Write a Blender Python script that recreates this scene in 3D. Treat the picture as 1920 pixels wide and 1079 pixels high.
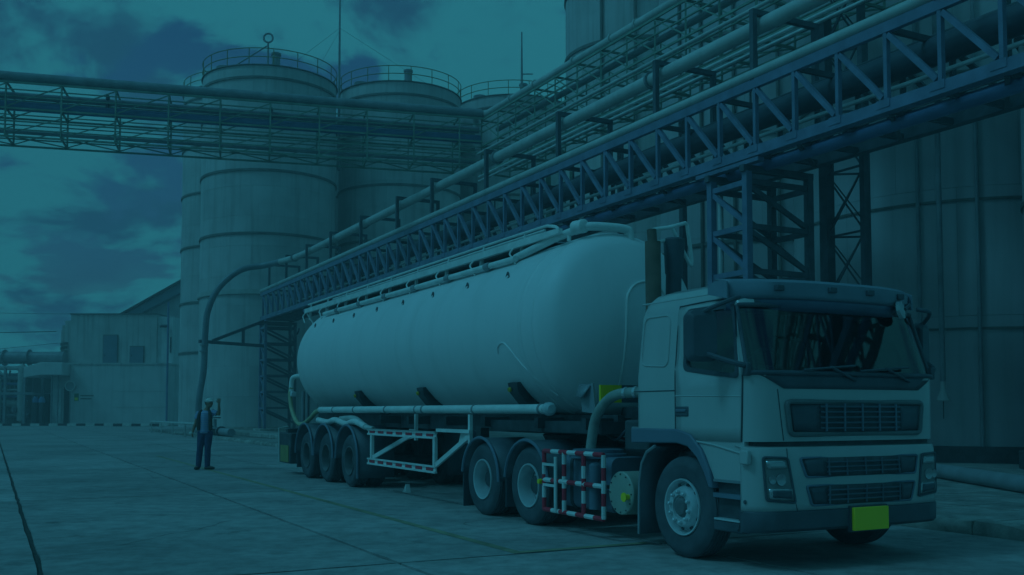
import bpy, bmesh, math, random
from mathutils import Vector, Matrix, Quaternion
random.seed(11)
R_ = math.radians
sc = bpy.context.scene
for o in list(bpy.data.objects): bpy.data.objects.remove(o)
COL = sc.collection

# ---------------------------------------------------------------- camera, sky, sun, exposure
cam_d = bpy.data.cameras.new('camera'); cam = bpy.data.objects.new('camera', cam_d); COL.objects.link(cam)
cam.location = (0, 0, 1.45); cam.rotation_euler = (R_(90 + 3.0), 0, 0)
cam_d.sensor_width = 36.0; cam_d.lens = 36.0 * 1867 / 1920
cam_d.shift_y = (771 - 1867 * math.tan(R_(3.0)) - 539.5) / 1920.0
cam_d.clip_start = 0.05; cam_d.clip_end = 5000
sc.camera = cam

SUN_AZ, SUN_EL = R_(-112), R_(50)      # azimuth measured from +Y towards +X: light comes from the left
sun_dir = Vector((math.sin(SUN_AZ) * math.cos(SUN_EL), math.cos(SUN_AZ) * math.cos(SUN_EL), math.sin(SUN_EL)))
sd = bpy.data.lights.new('sun', 'SUN'); sun = bpy.data.objects.new('sun', sd); COL.objects.link(sun)
sd.energy = 1.2; sd.angle = R_(12); sd.color = (0.042, 0.275, 0.405)
sun.rotation_euler = sun_dir.to_track_quat('Z', 'Y').to_euler()
sun.location = (-20, -10, 40)

world = bpy.data.worlds.new('World'); sc.world = world; world.use_nodes = True
nt = world.node_tree; nt.nodes.clear()
def wn(t, **k):
    n = nt.nodes.new(t)
    for a, b in k.items(): setattr(n, a, b)
    return n
def wl(a, b): nt.links.new(a, b)
out = wn('ShaderNodeOutputWorld'); bg = wn('ShaderNodeBackground'); bg.inputs['Strength'].default_value = 0.1
sky = wn('ShaderNodeTexSky', sky_type='NISHITA', sun_disc=False)
sky.sun_elevation = SUN_EL; sky.sun_rotation = SUN_AZ; sky.air_density = 1.2; sky.dust_density = 2.0
tint = wn('ShaderNodeMix', data_type='RGBA', blend_type='MULTIPLY'); tint.inputs[0].default_value = 1
tint.inputs[7].default_value = (0.060, 0.24, 0.39, 1)
wl(sky.outputs[0], tint.inputs[6])
tc = wn('ShaderNodeTexCoord'); sep = wn('ShaderNodeSeparateXYZ'); wl(tc.outputs['Generated'], sep.inputs[0])
add = wn('ShaderNodeMath', operation='ADD'); add.inputs[1].default_value = 0.34
ab = wn('ShaderNodeMath', operation='ABSOLUTE'); wl(sep.outputs[2], ab.inputs[0]); wl(ab.outputs[0], add.inputs[0])
dvx = wn('ShaderNodeMath', operation='DIVIDE'); wl(sep.outputs[0], dvx.inputs[0]); wl(add.outputs[0], dvx.inputs[1])
dvy = wn('ShaderNodeMath', operation='DIVIDE'); wl(sep.outputs[1], dvy.inputs[0]); wl(add.outputs[0], dvy.inputs[1])
cmb = wn('ShaderNodeCombineXYZ'); wl(dvx.outputs[0], cmb.inputs[0]); wl(dvy.outputs[0], cmb.inputs[1])
def wnoise(scale, detail, rough, off):
    a = wn('ShaderNodeVectorMath', operation='ADD'); a.inputs[1].default_value = off; wl(cmb.outputs[0], a.inputs[0])
    n = wn('ShaderNodeTexNoise'); n.inputs['Scale'].default_value = scale; n.inputs['Detail'].default_value = detail
    n.inputs['Roughness'].default_value = rough; n.inputs['Distortion'].default_value = 0.25
    wl(a.outputs[0], n.inputs['Vector']); return n
def wramp(src, stops):
    r = wn('ShaderNodeValToRGB'); e = r.color_ramp.elements
    while len(e) < len(stops): e.new(0.5)
    for q, (p, c) in zip(e, stops): q.position = p; q.color = c if len(c) == 4 else (*c, 1)
    r.color_ramp.interpolation = 'EASE'
    wl(src, r.inputs[0]); return r
n1 = wnoise(3.6, 8, 0.58, (21.42, 27.63, 0)); n2 = wnoise(1.5, 3, 0.5, (11.85, 24.03, 0))
cm = wn('ShaderNodeMath', operation='MULTIPLY_ADD'); cm.inputs[1].default_value = 0.55
wl(n2.outputs[0], cm.inputs[0]); wl(n1.outputs[0], cm.inputs[2])
cov = wramp(cm.outputs[0], [(0.68, (0, 0, 0)), (0.77, (1, 1, 1))])
# cloud brightness: bright lit cloud against grey-blue cloud bellies
n3 = wnoise(3.4, 8, 0.62, (13.34, 28.07, 0))
cl = wramp(n3.outputs[0], [(0.36, (0.13, 0.78, 1.50)), (0.50, (0.215, 2.02, 2.62))])
mx = wn('ShaderNodeMix', data_type='RGBA'); hzn = wramp(ab.outputs[0], [(0.03, (1, 1, 1)), (0.16, (0, 0, 0))]); mxf = wn('ShaderNodeMath', operation='MAXIMUM'); wl(cov.outputs[0], mxf.inputs[0]); wl(hzn.outputs[0], mxf.inputs[1]); wl(mxf.outputs[0], mx.inputs[0]); wl(tint.outputs[2], mx.inputs[6]); wl(cl.outputs[0], mx.inputs[7])
wl(mx.outputs[2], bg.inputs['Color']); wl(bg.outputs[0], out.inputs['Surface'])

sc.render.engine = 'CYCLES'; sc.cycles.max_bounces = 6; sc.cycles.diffuse_bounces = 3; sc.cycles.glossy_bounces = 3; sc.cycles.transparent_max_bounces = 8; sc.cycles.volume_bounces = 0
sc.view_settings.view_transform = 'Standard'; sc.view_settings.look = 'None'
sc.view_settings.exposure = 0.0; sc.view_settings.gamma = 1.0

# ---------------------------------------------------------------- site frame: local x = t (away from the truck's near side), y = s (towards the rear), z up
P0 = Vector((1.7036, 9.8759, 0)); _L = math.hypot(978, 1867)
D = Vector((-978 / _L, 1867 / _L, 0)); N = Vector((D.y, -D.x, 0)); ROTZ = math.atan2(N.y, N.x)
def S(t, s, z=0): return P0 + N * t + D * s + Vector((0, 0, z))

# ---------------------------------------------------------------- materials
MATS = {}
def mat(name, col, rough=0.6, metal=0.0, var=0.18, scale=1.5, streak=0.0, dirt=(0.10, 0.085, 0.07), rnd=0.0, bump=0.0, coat=0.0, spec=0.5, patch=0.0, grain=0.0):
    if name in MATS: return MATS[name]
    m = bpy.data.materials.new(name); m.use_nodes = True; t = m.node_tree; nd = t.nodes; b = nd['Principled BSDF']
    b.inputs['Roughness'].default_value = rough; b.inputs['Metallic'].default_value = metal
    b.inputs['Specular IOR Level'].default_value = spec; b.inputs['Coat Weight'].default_value = coat
    b.inputs['Coat Roughness'].default_value = 0.08
    geo = nd.new('ShaderNodeNewGeometry')
    def noise(sc_, det, vec=(1, 1, 1), ro=0.55):
        mp = nd.new('ShaderNodeVectorMath'); mp.operation = 'MULTIPLY'; mp.inputs[1].default_value = vec
        t.links.new(geo.outputs['Position'], mp.inputs[0])
        n = nd.new('ShaderNodeTexNoise'); n.inputs['Scale'].default_value = sc_; n.inputs['Detail'].default_value = det
        n.inputs['Roughness'].default_value = ro; t.links.new(mp.outputs[0], n.inputs['Vector']); return n.outputs[0]
    def ramp(src, p0, p1, c0=(0, 0, 0, 1), c1=(1, 1, 1, 1)):
        r = nd.new('ShaderNodeValToRGB'); e = r.color_ramp.elements
        e[0].position, e[1].position = p0, p1; e[0].color, e[1].color = c0, c1
        t.links.new(src, r.inputs[0]); return r.outputs[0]
    def mixc(fac, a, bb, mode='MIX'):
        x = nd.new('ShaderNodeMix'); x.data_type = 'RGBA'; x.blend_type = mode
        for sock, v in ((x.inputs[0], fac), (x.inputs[6], a), (x.inputs[7], bb)):
            if hasattr(v, 'is_linked'): t.links.new(v, sock)
            else: sock.default_value = v if not isinstance(v, tuple) or len(v) == 4 else (*v, 1)
        return x.outputs[2]
    c = (*col, 1)
    lo = tuple(x * (1 - var) for x in col); hi = tuple(min(1, x * (1 + var)) for x in col)
    cur = ramp(noise(scale, 5), 0.3, 0.7, (*lo, 1), (*hi, 1))
    if patch: cur = mixc(ramp(noise(0.35, 5), 0.45, 0.62), cur, mixc(1.0, cur, (1 - patch,) * 3, 'MULTIPLY'))
    if grain:
        f1 = ramp(noise(3.5, 7, (1, 1, 1), 0.72), 0.38, 0.62, (1 - grain, 1 - grain, 1 - grain, 1), (1 + 0 * grain, 1, 1, 1)); cur = mixc(1.0, cur, f1, 'MULTIPLY')
        f2 = ramp(noise(1.1, 6, (1, 1, 1), 0.7), 0.60, 0.72, (1, 1, 1, 1), (1 - grain * 1.6,) * 3 + (1,)); cur = mixc(1.0, cur, f2, 'MULTIPLY')
    if streak:
        f = ramp(noise(1.0, 6, (2.6, 2.6, 0.11), 0.65), 0.5, 0.78, (0, 0, 0, 1), (streak, streak, streak, 1))
        cur = mixc(f, cur, dirt)
    if rnd:
        oi = nd.new('ShaderNodeObjectInfo'); mr = nd.new('ShaderNodeMapRange')
        mr.inputs[3].default_value = 1 - rnd; mr.inputs[4].default_value = 1 + rnd
        t.links.new(oi.outputs['Random'], mr.inputs[0]); cur = mixc(1.0, cur, mr.outputs[0], 'MULTIPLY')
    t.links.new(cur, b.inputs['Base Color'])
    if bump:
        bp = nd.new('ShaderNodeBump'); bp.inputs['Strength'].default_value = bump; bp.inputs['Distance'].default_value = 0.02
        t.links.new(noise(scale * 14, 6), bp.inputs['Height']); t.links.new(bp.outputs[0], b.inputs['Normal'])
    MATS[name] = m; return m

def glass(name, tintc, alpha=0.5, rough=0.03):
    if name in MATS: return MATS[name]
    m = bpy.data.materials.new(name); m.use_nodes = True; t = m.node_tree; nd = t.nodes
    nd.remove(nd['Principled BSDF']); o = nd['Material Output']
    tr = nd.new('ShaderNodeBsdfTransparent'); tr.inputs[0].default_value = (*tintc, 1)
    gl = nd.new('ShaderNodeBsdfGlossy'); gl.inputs['Roughness'].default_value = rough
    fr = nd.new('ShaderNodeFresnel'); fr.inputs[0].default_value = 2.1
    mxs = nd.new('ShaderNodeMixShader'); t.links.new(fr.outputs[0], mxs.inputs[0])
    t.links.new(tr.outputs[0], mxs.inputs[1]); t.links.new(gl.outputs[0], mxs.inputs[2]); t.links.new(mxs.outputs[0], o.inputs[0])
    MATS[name] = m; return m

WHITE = mat('white_paint', (0.46, 0.48, 0.47), 0.32, var=0.05, scale=0.8, coat=0.5, streak=0.12, dirt=(0.30, 0.28, 0.24))
TANKW = mat('tank_paint', (0.74, 0.75, 0.75), 0.5, var=0.04, scale=0.6, coat=0.0, streak=0.25, dirt=(0.45, 0.44, 0.42))
RAILW = mat('rail_paint', (0.72, 0.74, 0.72), 0.5, var=0.12, scale=4)
BLACK = mat('black_plastic', (0.085, 0.10, 0.12), 0.5, var=0.2, scale=3)
DGREY = mat('chassis_paint', (0.07, 0.08, 0.09), 0.6, var=0.35, scale=5)
BLUEG = mat('blue_grey_plastic', (0.16, 0.20, 0.26), 0.5, var=0.12)
RUBBER = mat('tyre_rubber', (0.10, 0.11, 0.125), 0.75, var=0.25, scale=4, spec=0.3)
STEEL = mat('rim_paint', (0.62, 0.66, 0.68), 0.35, metal=0.25, var=0.12, scale=5)
CHROME = mat('chrome', (0.8, 0.82, 0.84), 0.15, metal=0.9, var=0.05)
LAMPG = mat('lamp_reflector', (0.42, 0.44, 0.45), 0.25, metal=0.6, var=0.1)
RIMDK = mat('dark_rim', (0.16, 0.17, 0.18), 0.7, var=0.3, scale=6)  # plain dark grey for trailer rims, their nuts and the front hubs
YELLOW = mat('yellow_plate', (0.92, 0.74, 0.03), 0.45, var=0.05)
RED = mat('red_paint', (0.62, 0.03, 0.06), 0.5, var=0.15)
HOSEY = mat('yellow_hose', (0.42, 0.41, 0.25), 0.6, var=0.2, scale=6)
HOSEG = mat('grey_hose', (0.34, 0.36, 0.33), 0.6, var=0.2, scale=6)
BROWN = mat('exhaust_rust', (0.17, 0.13, 0.10), 0.7, var=0.3, scale=4, streak=0.3)
SEAT = mat('seat_fabric', (0.22, 0.22, 0.24), 0.9)
GLASS = glass('cab_glass', (0.52, 0.56, 0.58))
LENS = glass('lens_glass', (0.8, 0.85, 0.85))
CONC = mat('concrete_slab', (0.46, 0.44, 0.43), 0.8, var=0.12, scale=0.5, rnd=0.08, bump=0.6, patch=0.24, grain=0.34)
JOINT = mat('joint_fill', (0.075, 0.07, 0.065), 0.95, var=0.3, scale=6)
KERBM = mat('kerb_stone', (0.38, 0.37, 0.34), 0.9, var=0.35, scale=3, rnd=0.15, bump=0.5)
PAVE = mat('pavement', (0.40, 0.39, 0.365), 0.9, var=0.25, scale=1.2, rnd=0.1, bump=0.6, patch=0.35, grain=0.4)
LINE = mat('yellow_line', (0.33, 0.31, 0.20), 0.8, var=0.3, scale=5, patch=0.3)
SILO = mat('silo_steel', (0.53, 0.53, 0.52), 0.6, var=0.14, scale=0.5, streak=0.55, rnd=0.06, dirt=(0.17, 0.16, 0.14))
SILOD = mat('silo_concrete', (0.47, 0.47, 0.485), 0.7, var=0.08, scale=0.5, streak=0.2, rnd=0.02, dirt=(0.13, 0.12, 0.10))
RINGM = mat('ring_steel', (0.17, 0.175, 0.165), 0.7, var=0.25, scale=2)
RINGL = mat('ring_light', (0.46, 0.47, 0.44), 0.6, var=0.15, scale=2)
YRAIL = mat('yellow_rail', (0.24, 0.22, 0.08), 0.6, var=0.25, scale=3)
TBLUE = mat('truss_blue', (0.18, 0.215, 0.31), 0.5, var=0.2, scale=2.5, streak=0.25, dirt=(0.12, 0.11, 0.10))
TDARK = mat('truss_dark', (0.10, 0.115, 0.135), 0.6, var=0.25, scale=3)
GREEN = mat('rack_green', (0.22, 0.32, 0.26), 0.6, var=0.25, scale=2, streak=0.3)
PIPEL = mat('pipe_light', (0.52, 0.54, 0.52), 0.42, var=0.12, scale=1.5, streak=0.2)
PIPES = mat('pipe_lagging', (0.66, 0.68, 0.67), 0.34, metal=0.35, var=0.18, scale=3)
PIPEG = mat('pipe_grey', (0.27, 0.29, 0.31), 0.45, var=0.2, scale=2)
PIPEB = mat('pipe_blue', (0.15, 0.21, 0.36), 0.4, var=0.15, scale=2)
BLDG = mat('render_wall', (0.66, 0.66, 0.65), 0.8, var=0.08, scale=0.8, streak=0.35, dirt=(0.20, 0.19, 0.165))
BLDG2 = mat('stained_wall', (0.56, 0.56, 0.54), 0.8, var=0.12, scale=0.8, streak=0.75, dirt=(0.13, 0.12, 0.105))
CLAD = mat('blue_cladding', (0.22, 0.28, 0.33), 0.6, var=0.1)
LCLAD = mat('light_cladding', (0.74, 0.76, 0.75), 0.6, var=0.08, streak=0.25)
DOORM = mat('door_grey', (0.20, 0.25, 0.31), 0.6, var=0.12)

# ---------------------------------------------------------------- builders
ORG = {}
def link(o, parent=None):
    COL.objects.link(o)
    if parent is not None: o.parent = parent
    return o
def tag(o, label, cat, group=None, kind=None):
    o['label'] = label; o['category'] = cat
    if group: o['group'] = group
    if kind: o['kind'] = kind
    return o
def thing(name, label, cat, org, site=False, group=None):
    """an Empty at the thing's base; org is in site (t,s,z) or world coordinates"""
    e = bpy.data.objects.new(name, None); COL.objects.link(e); e.empty_display_size = 0.3
    e.location = S(*org) if site else Vector(org)
    if site: e.rotation_euler = (0, 0, ROTZ)
    ORG[e.name] = Vector(org); return tag(e, label, cat, group)
def org(p): return ORG.get(p.name, Vector((0, 0, 0))) if p is not None else Vector((0, 0, 0))

class MB:
    def __init__(s): s.v = []; s.f = []; s.m = []; s.mi = 0
    def add(s, vs, fs):
        b = len(s.v); s.v += [tuple(x) for x in vs]
        for f in fs: s.f.append(tuple(b + i for i in f)); s.m.append(s.mi)
        return s
    def box(s, c, sz, rot=None):
        hx, hy, hz = sz[0] / 2, sz[1] / 2, sz[2] / 2; c = Vector(c); vs = []
        for x in (-hx, hx):
            for y in (-hy, hy):
                for z in (-hz, hz):
                    p = Vector((x, y, z)); p = rot @ p if rot else p; vs.append(c + p)
        return s.add(vs, [(0, 1, 3, 2), (4, 6, 7, 5), (0, 4, 5, 1), (2, 3, 7, 6), (0, 2, 6, 4), (1, 5, 7, 3)])
    def b2(s, lo, hi):
        return s.box([(a + b) / 2 for a, b in zip(lo, hi)], [abs(b - a) for a, b in zip(lo, hi)])
    def beam(s, p0, p1, w, hgt, up=(0, 0, 1)):
        p0, p1 = Vector(p0), Vector(p1); y = (p1 - p0); L = y.length; y.normalize(); u = Vector(up)
        if abs(y.dot(u)) > 0.99: u = Vector((1, 0, 0))
        x = y.cross(u).normalized(); z = x.cross(y)
        return s.box((p0 + p1) / 2, (w, L, hgt), Matrix((x, y, z)).transposed())
    def tube(s, pts, r, n=10, caps=True, closed=False):
        pts = [Vector(p) for p in pts]; k = len(pts)
        rs = r if isinstance(r, (list, tuple)) else [r] * k
        T = []
        for i in range(k):
            a = pts[i - 1] if (i > 0 or closed) else pts[i]; b = pts[(i + 1) % k] if (i < k - 1 or closed) else pts[i]
            T.append((b - a).normalized())
        u = Vector((0, 0, 1)) if abs(T[0].z) < 0.9 else Vector((1, 0, 0))
        x = T[0].cross(u).normalized(); vs = []
        for i in range(k):
            x = (x - T[i] * x.dot(T[i])).normalized(); y = T[i].cross(x)
            for j in range(n):
                a = 2 * math.pi * j / n; vs.append(pts[i] + (x * math.cos(a) + y * math.sin(a)) * rs[i])
        fs = []
        for i in range(k if closed else k - 1):
            i2 = (i + 1) % k
            for j in range(n): fs.append((i * n + j, i * n + (j + 1) % n, i2 * n + (j + 1) % n, i2 * n + j))
        if caps and not closed: fs.append(tuple(range(n))[::-1]); fs.append(tuple((k - 1) * n + j for j in range(n)))
        return s.add(vs, fs)
    def lathe(s, c, axis, prof, n=32, a0=0.0, a1=2 * math.pi, cap0=False, cap1=False):
        """prof: (distance along axis, radius)"""
        c = Vector(c); ax = Vector(axis).normalized(); u = Vector((0, 0, 1)) if abs(ax.z) < 0.9 else Vector((1, 0, 0))
        x = ax.cross(u).normalized(); y = ax.cross(x); full = abs(a1 - a0 - 2 * math.pi) < 1e-6; cols = n if full else n + 1
        vs = []
        for (d, r) in prof:
            for j in range(cols):
                a = a0 + (a1 - a0) * j / n; vs.append(c + ax * d + (x * math.cos(a) + y * math.sin(a)) * r)
        fs = []
        for i in range(len(prof) - 1):
            for j in range(n):
                j2 = (j + 1) % cols; fs.append((i * cols + j, i * cols + j2, (i + 1) * cols + j2, (i + 1) * cols + j))
        if cap0: fs.append(tuple(range(cols))[::-1])
        if cap1: fs.append(tuple((len(prof) - 1) * cols + j for j in range(cols)))
        return s.add(vs, fs)
    def prism(s, poly, axis, a, b):
        """poly: 2D points in the two other axes, extruded along axis index from a to b"""
        def P(p, q):
            r = list(p); r.insert(axis, q); return r
        n = len(poly); vs = [P(p, a) for p in poly] + [P(p, b) for p in poly]
        fs = [tuple(range(n))[::-1], tuple(range(n, 2 * n))] + [(i, (i + 1) % n, n + (i + 1) % n, n + i) for i in range(n)]
        return s.add(vs, fs)
    def grid(s, rows):
        n = len(rows[0]); vs = [p for r in rows for p in r]
        return s.add(vs, [(i * n + j, i * n + j + 1, (i + 1) * n + j + 1, (i + 1) * n + j) for i in range(len(rows) - 1) for j in range(n - 1)])
    def build(s, name, m, parent=None, bevel=0.0, ang=38, solid=0.0, sub=0, fix=True):
        o_ = org(parent); me = bpy.data.meshes.new(name)
        me.from_pydata([tuple(Vector(v) - o_) for v in s.v], [], s.f)
        ms = m if isinstance(m, (list, tuple)) else [m]
        for q in ms: me.materials.append(q)
        if len(ms) > 1: me.polygons.foreach_set('material_index', s.m)
        if fix:
            bm = bmesh.new(); bm.from_mesh(me); bmesh.ops.recalc_face_normals(bm, faces=bm.faces); bm.to_mesh(me); bm.free()
        me.shade_smooth(); me.set_sharp_from_angle(angle=R_(ang))
        o = link(bpy.data.objects.new(name, me), parent)
        if parent is not None and parent.parent is not None and parent.type == 'MESH': pass
        ORG[o.name] = o_
        if solid:
            q = o.modifiers.new('solid', 'SOLIDIFY'); q.thickness = solid; q.offset = -1
        if bevel:
            q = o.modifiers.new('bevel', 'BEVEL'); q.width = bevel; q.segments = 2; q.limit_method = 'ANGLE'; q.angle_limit = R_(40)
        if sub:
            q = o.modifiers.new('sub', 'SUBSURF'); q.levels = sub; q.render_levels = sub
        return o

UNIT = {}
def unit(kind, m, n=10):
    key = (kind, m.name, n)
    if key not in UNIT:
        b = MB()
        if kind == 'box': b.box((0, 0, 0), (1, 1, 1))
        else: b.lathe((0, -0.5, 0), (0, 1, 0), [(0, 1), (1, 1)], n, cap0=True, cap1=True)
        o = b.build('u', m); me = o.data; bpy.data.objects.remove(o); UNIT[key] = me
    return UNIT[key]
def place(name, me, parent, c, rot, scale):
    o = link(bpy.data.objects.new(name, me), parent)
    o.location = c - org(parent); o.rotation_mode = 'QUATERNION'; o.rotation_quaternion = rot; o.scale = scale
    return o
def frame(y, up=(0, 0, 1)):
    y = y.normalized(); u = Vector(up)
    if abs(y.dot(u)) > 0.99: u = Vector((1, 0, 0))
    x = y.cross(u).normalized(); z = x.cross(y)
    return Matrix((x, y, z)).transposed().to_quaternion()
def bar(parent, name, p0, p1, w, hgt, m, up=(0, 0, 1)):
    p0, p1 = Vector(p0), Vector(p1)
    return place(name, unit('box', m), parent, (p0 + p1) / 2, frame(p1 - p0, up), (w, (p1 - p0).length, hgt))
def rod(parent, name, p0, p1, r, m, n=10):
    p0, p1 = Vector(p0), Vector(p1)
    return place(name, unit('cyl', m, n), parent, (p0 + p1) / 2, frame(p1 - p0), (r, (p1 - p0).length, r))
def curve(pts, k=6):
    """Catmull-Rom through pts"""
    P = [Vector(p) for p in pts]; P = [P[0] * 2 - P[1]] + P + [P[-1] * 2 - P[-2]]; o = []
    for i in range(1, len(P) - 2):
        for j in range(k):
            t = j / k; a, b, c, d = P[i - 1], P[i], P[i + 1], P[i + 2]
            o.append(0.5 * ((2 * b) + (c - a) * t + (2 * a - 5 * b + 4 * c - d) * t * t + (3 * b - a - 3 * c + d) * t ** 3))
    o.append(P[-2]); return o
def rrect(x0, x1, y0, y1, r, n=5):
    o = []
    for cx, cy, a in ((x1 - r, y1 - r, 0), (x0 + r, y1 - r, 90), (x0 + r, y0 + r, 180), (x1 - r, y0 + r, 270)):
        for j in range(n + 1):
            q = R_(a + 90 * j / n); o.append((cx + r * math.cos(q), cy + r * math.sin(q)))
    return o
def rquad(c, r, n=5):
    """rounded quad through four corners in order"""
    o = []
    c = [Vector(p) for p in c]
    for i in range(4):
        a, b, d = c[i - 1], c[i], c[(i + 1) % 4]; e1 = (a - b).normalized(); e2 = (d - b).normalized()
        p, q = b + e1 * r, b + e2 * r
        for j in range(n + 1):
            t = j / n; o.append(p * (1 - t) ** 2 + b * 2 * t * (1 - t) + q * t * t)
    return o

# ================================================================ THE SETTING
def structure(o): o['kind'] = 'structure'; return o
ground = structure(MB().add([(-1500, -300, -0.06), (1500, -300, -0.06), (1500, 2500, -0.06), (-1500, 2500, -0.06)], [(0, 1, 2, 3)]).build('ground', CONC))
yard = bpy.data.objects.new('yard', None); COL.objects.link(yard); yard.location = S(0, 0, 0); yard.rotation_euler = (0, 0, ROTZ); structure(yard); ORG[yard.name] = Vector((0, 0, 0))
MB().add([(-30, -12, -0.025), (4.2, -12, -0.025), (4.2, 128, -0.025), (-30, 128, -0.025)], [(0, 1, 2, 3)]).build('joint_filler', JOINT, yard)
def slab_mesh(w, l):
    """slab with slightly ragged arrises"""
    b = MB(); n = 14; rr = random.Random(int(w * 100 + l)); e = []
    def edge(p, q, nx, ny, k):
        for i in range(k):
            t = i / k; j = rr.uniform(0, 0.022) if i else 0
            e.append((p[0] + (q[0] - p[0]) * t + nx * j, p[1] + (q[1] - p[1]) * t + ny * j))
    g = 0.02
    a = [(-w / 2 + g, -l / 2 + g), (w / 2 - g, -l / 2 + g), (w / 2 - g, l / 2 - g), (-w / 2 + g, l / 2 - g)]
    edge(a[0], a[1], 0, 1, 8); edge(a[1], a[2], -1, 0, 22); edge(a[2], a[3], 0, -1, 8); edge(a[3], a[0], 1, 0, 22)
    k = len(e); b.add([(x, y, 0) for x, y in e] + [(x, y, -0.05) for x, y in e], [tuple(range(k))] + [(i, k + i, k + (i + 1) % k, (i + 1) % k) for i in range(k)])
    o = b.build('m', CONC); me = o.data; bpy.data.objects.remove(o); return me
SL = slab_mesh(3.05, 9.0); SLK = slab_mesh(3.72, 9.0)
for j in range(15):
    yy = 1.05 - 9 + 9 * j + 4.5
    for i in range(9):
        w = SLK if i == 0 else SL
        x = 4.17 - 1.86 if i == 0 else 0.45 - 3.05 * (i - 1) - 1.525
        o = link(bpy.data.objects.new('concrete_slab', w), yard); o.location = (x, yy, 0)
        if (i * 7 + j * 3) % 2: o.rotation_euler = (0, 0, math.pi)
lm = structure(MB().b2((-1.33, 1.2, 0.0035), (-1.21, 26, 0.0045)).b2((-1.33, 1.08, 0.0035), (0.35, 1.2, 0.0045)).build('painted_line', LINE)); lm.location = S(0, 0, 0); lm.rotation_euler = (0, 0, ROTZ)

for k, (x0, y0, ang, L) in enumerate(((-3.4, 6.5, 2.7, 3.2), (-7.5, 9.5, 1.9, 5.0), (-1.9, 14.0, 2.9, 2.4), (-4.8, 3.6, 1.2, 2.6), (-9.8, 17.0, 2.3, 6.0), (-.6, 3.4, 2.2, 1.6))):
    rr = random.Random(k + 40); pts = [(x0, y0)]
    for i in range(22): ang += rr.uniform(-.35, .35); pts.append((pts[-1][0] + math.cos(ang) * L / 22, pts[-1][1] + math.sin(ang) * L / 22))
    b = MB()
    for (xa, ya), (xb, yb) in zip(pts, pts[1:]):
        w = rr.uniform(.002, .007); d_ = Vector((xb - xa, yb - ya, 0)).normalized(); n_ = Vector((-d_.y, d_.x, 0)) * w; a_, c_ = Vector((xa, ya, .0035)), Vector((xb, yb, .0035)); b.add([a_ - n_, c_ - n_, c_ + n_, a_ + n_], [(0, 1, 2, 3)])
    b.build('surface_crack', JOINT, yard)
pav = bpy.data.objects.new('pavement', None); COL.objects.link(pav); pav.location = S(4.2, 0, 0); pav.rotation_euler = (0, 0, ROTZ); structure(pav); ORG[pav.name] = Vector((4.2, 0, 0))
MB().b2((4.42, -10, -0.05), (46, 70, 0.12)).build('pavement_bed', PAVE, pav)
kst = []
for q in range(4):
    rr = random.Random(q); b = MB(); rows = []
    for i in range(7):
        y = -0.49 + 0.98 * i / 6; j = lambda a: rr.uniform(-a, a)
        rows.append([(0.0 + j(.03), y, -0.05), (-0.02 + j(.035), y, 0.06 + j(.02)), (0.03 + j(.03), y, 0.135 + j(.025)), (0.12, y + j(.02), 0.15 + j(.02)), (0.24, y, 0.14 + j(.012)), (0.24, y, -0.05)])
    b.grid(rows); k = len(rows[0]); b.add(rows[0], [tuple(range(k))]); b.add(rows[-1], [tuple(range(k))[::-1]])
    o = b.build('m', KERBM, ang=50); kst.append(o.data); bpy.data.objects.remove(o)
for i in range(66):
    o = link(bpy.data.objects.new('kerb_stone', kst[(i * 5 + i // 3) % 4]), pav); o.location = (random.uniform(-.015, .015), -7.5 + i, random.uniform(-.012, .008)); o.rotation_euler = (0, random.uniform(-.03, .03), random.uniform(-.015, .015))
for i in range(12):
    for j in range(8):
        o = MB().b2((4.5 + j * 1.5 + .015, -6 + i * 1.5 + .015, 0.1), (4.5 + j * 1.5 + 1.485, -6 + i * 1.5 + 1.485, 0.126 + random.uniform(0, .006))).build('paving_slab', PAVE, pav)

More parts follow.
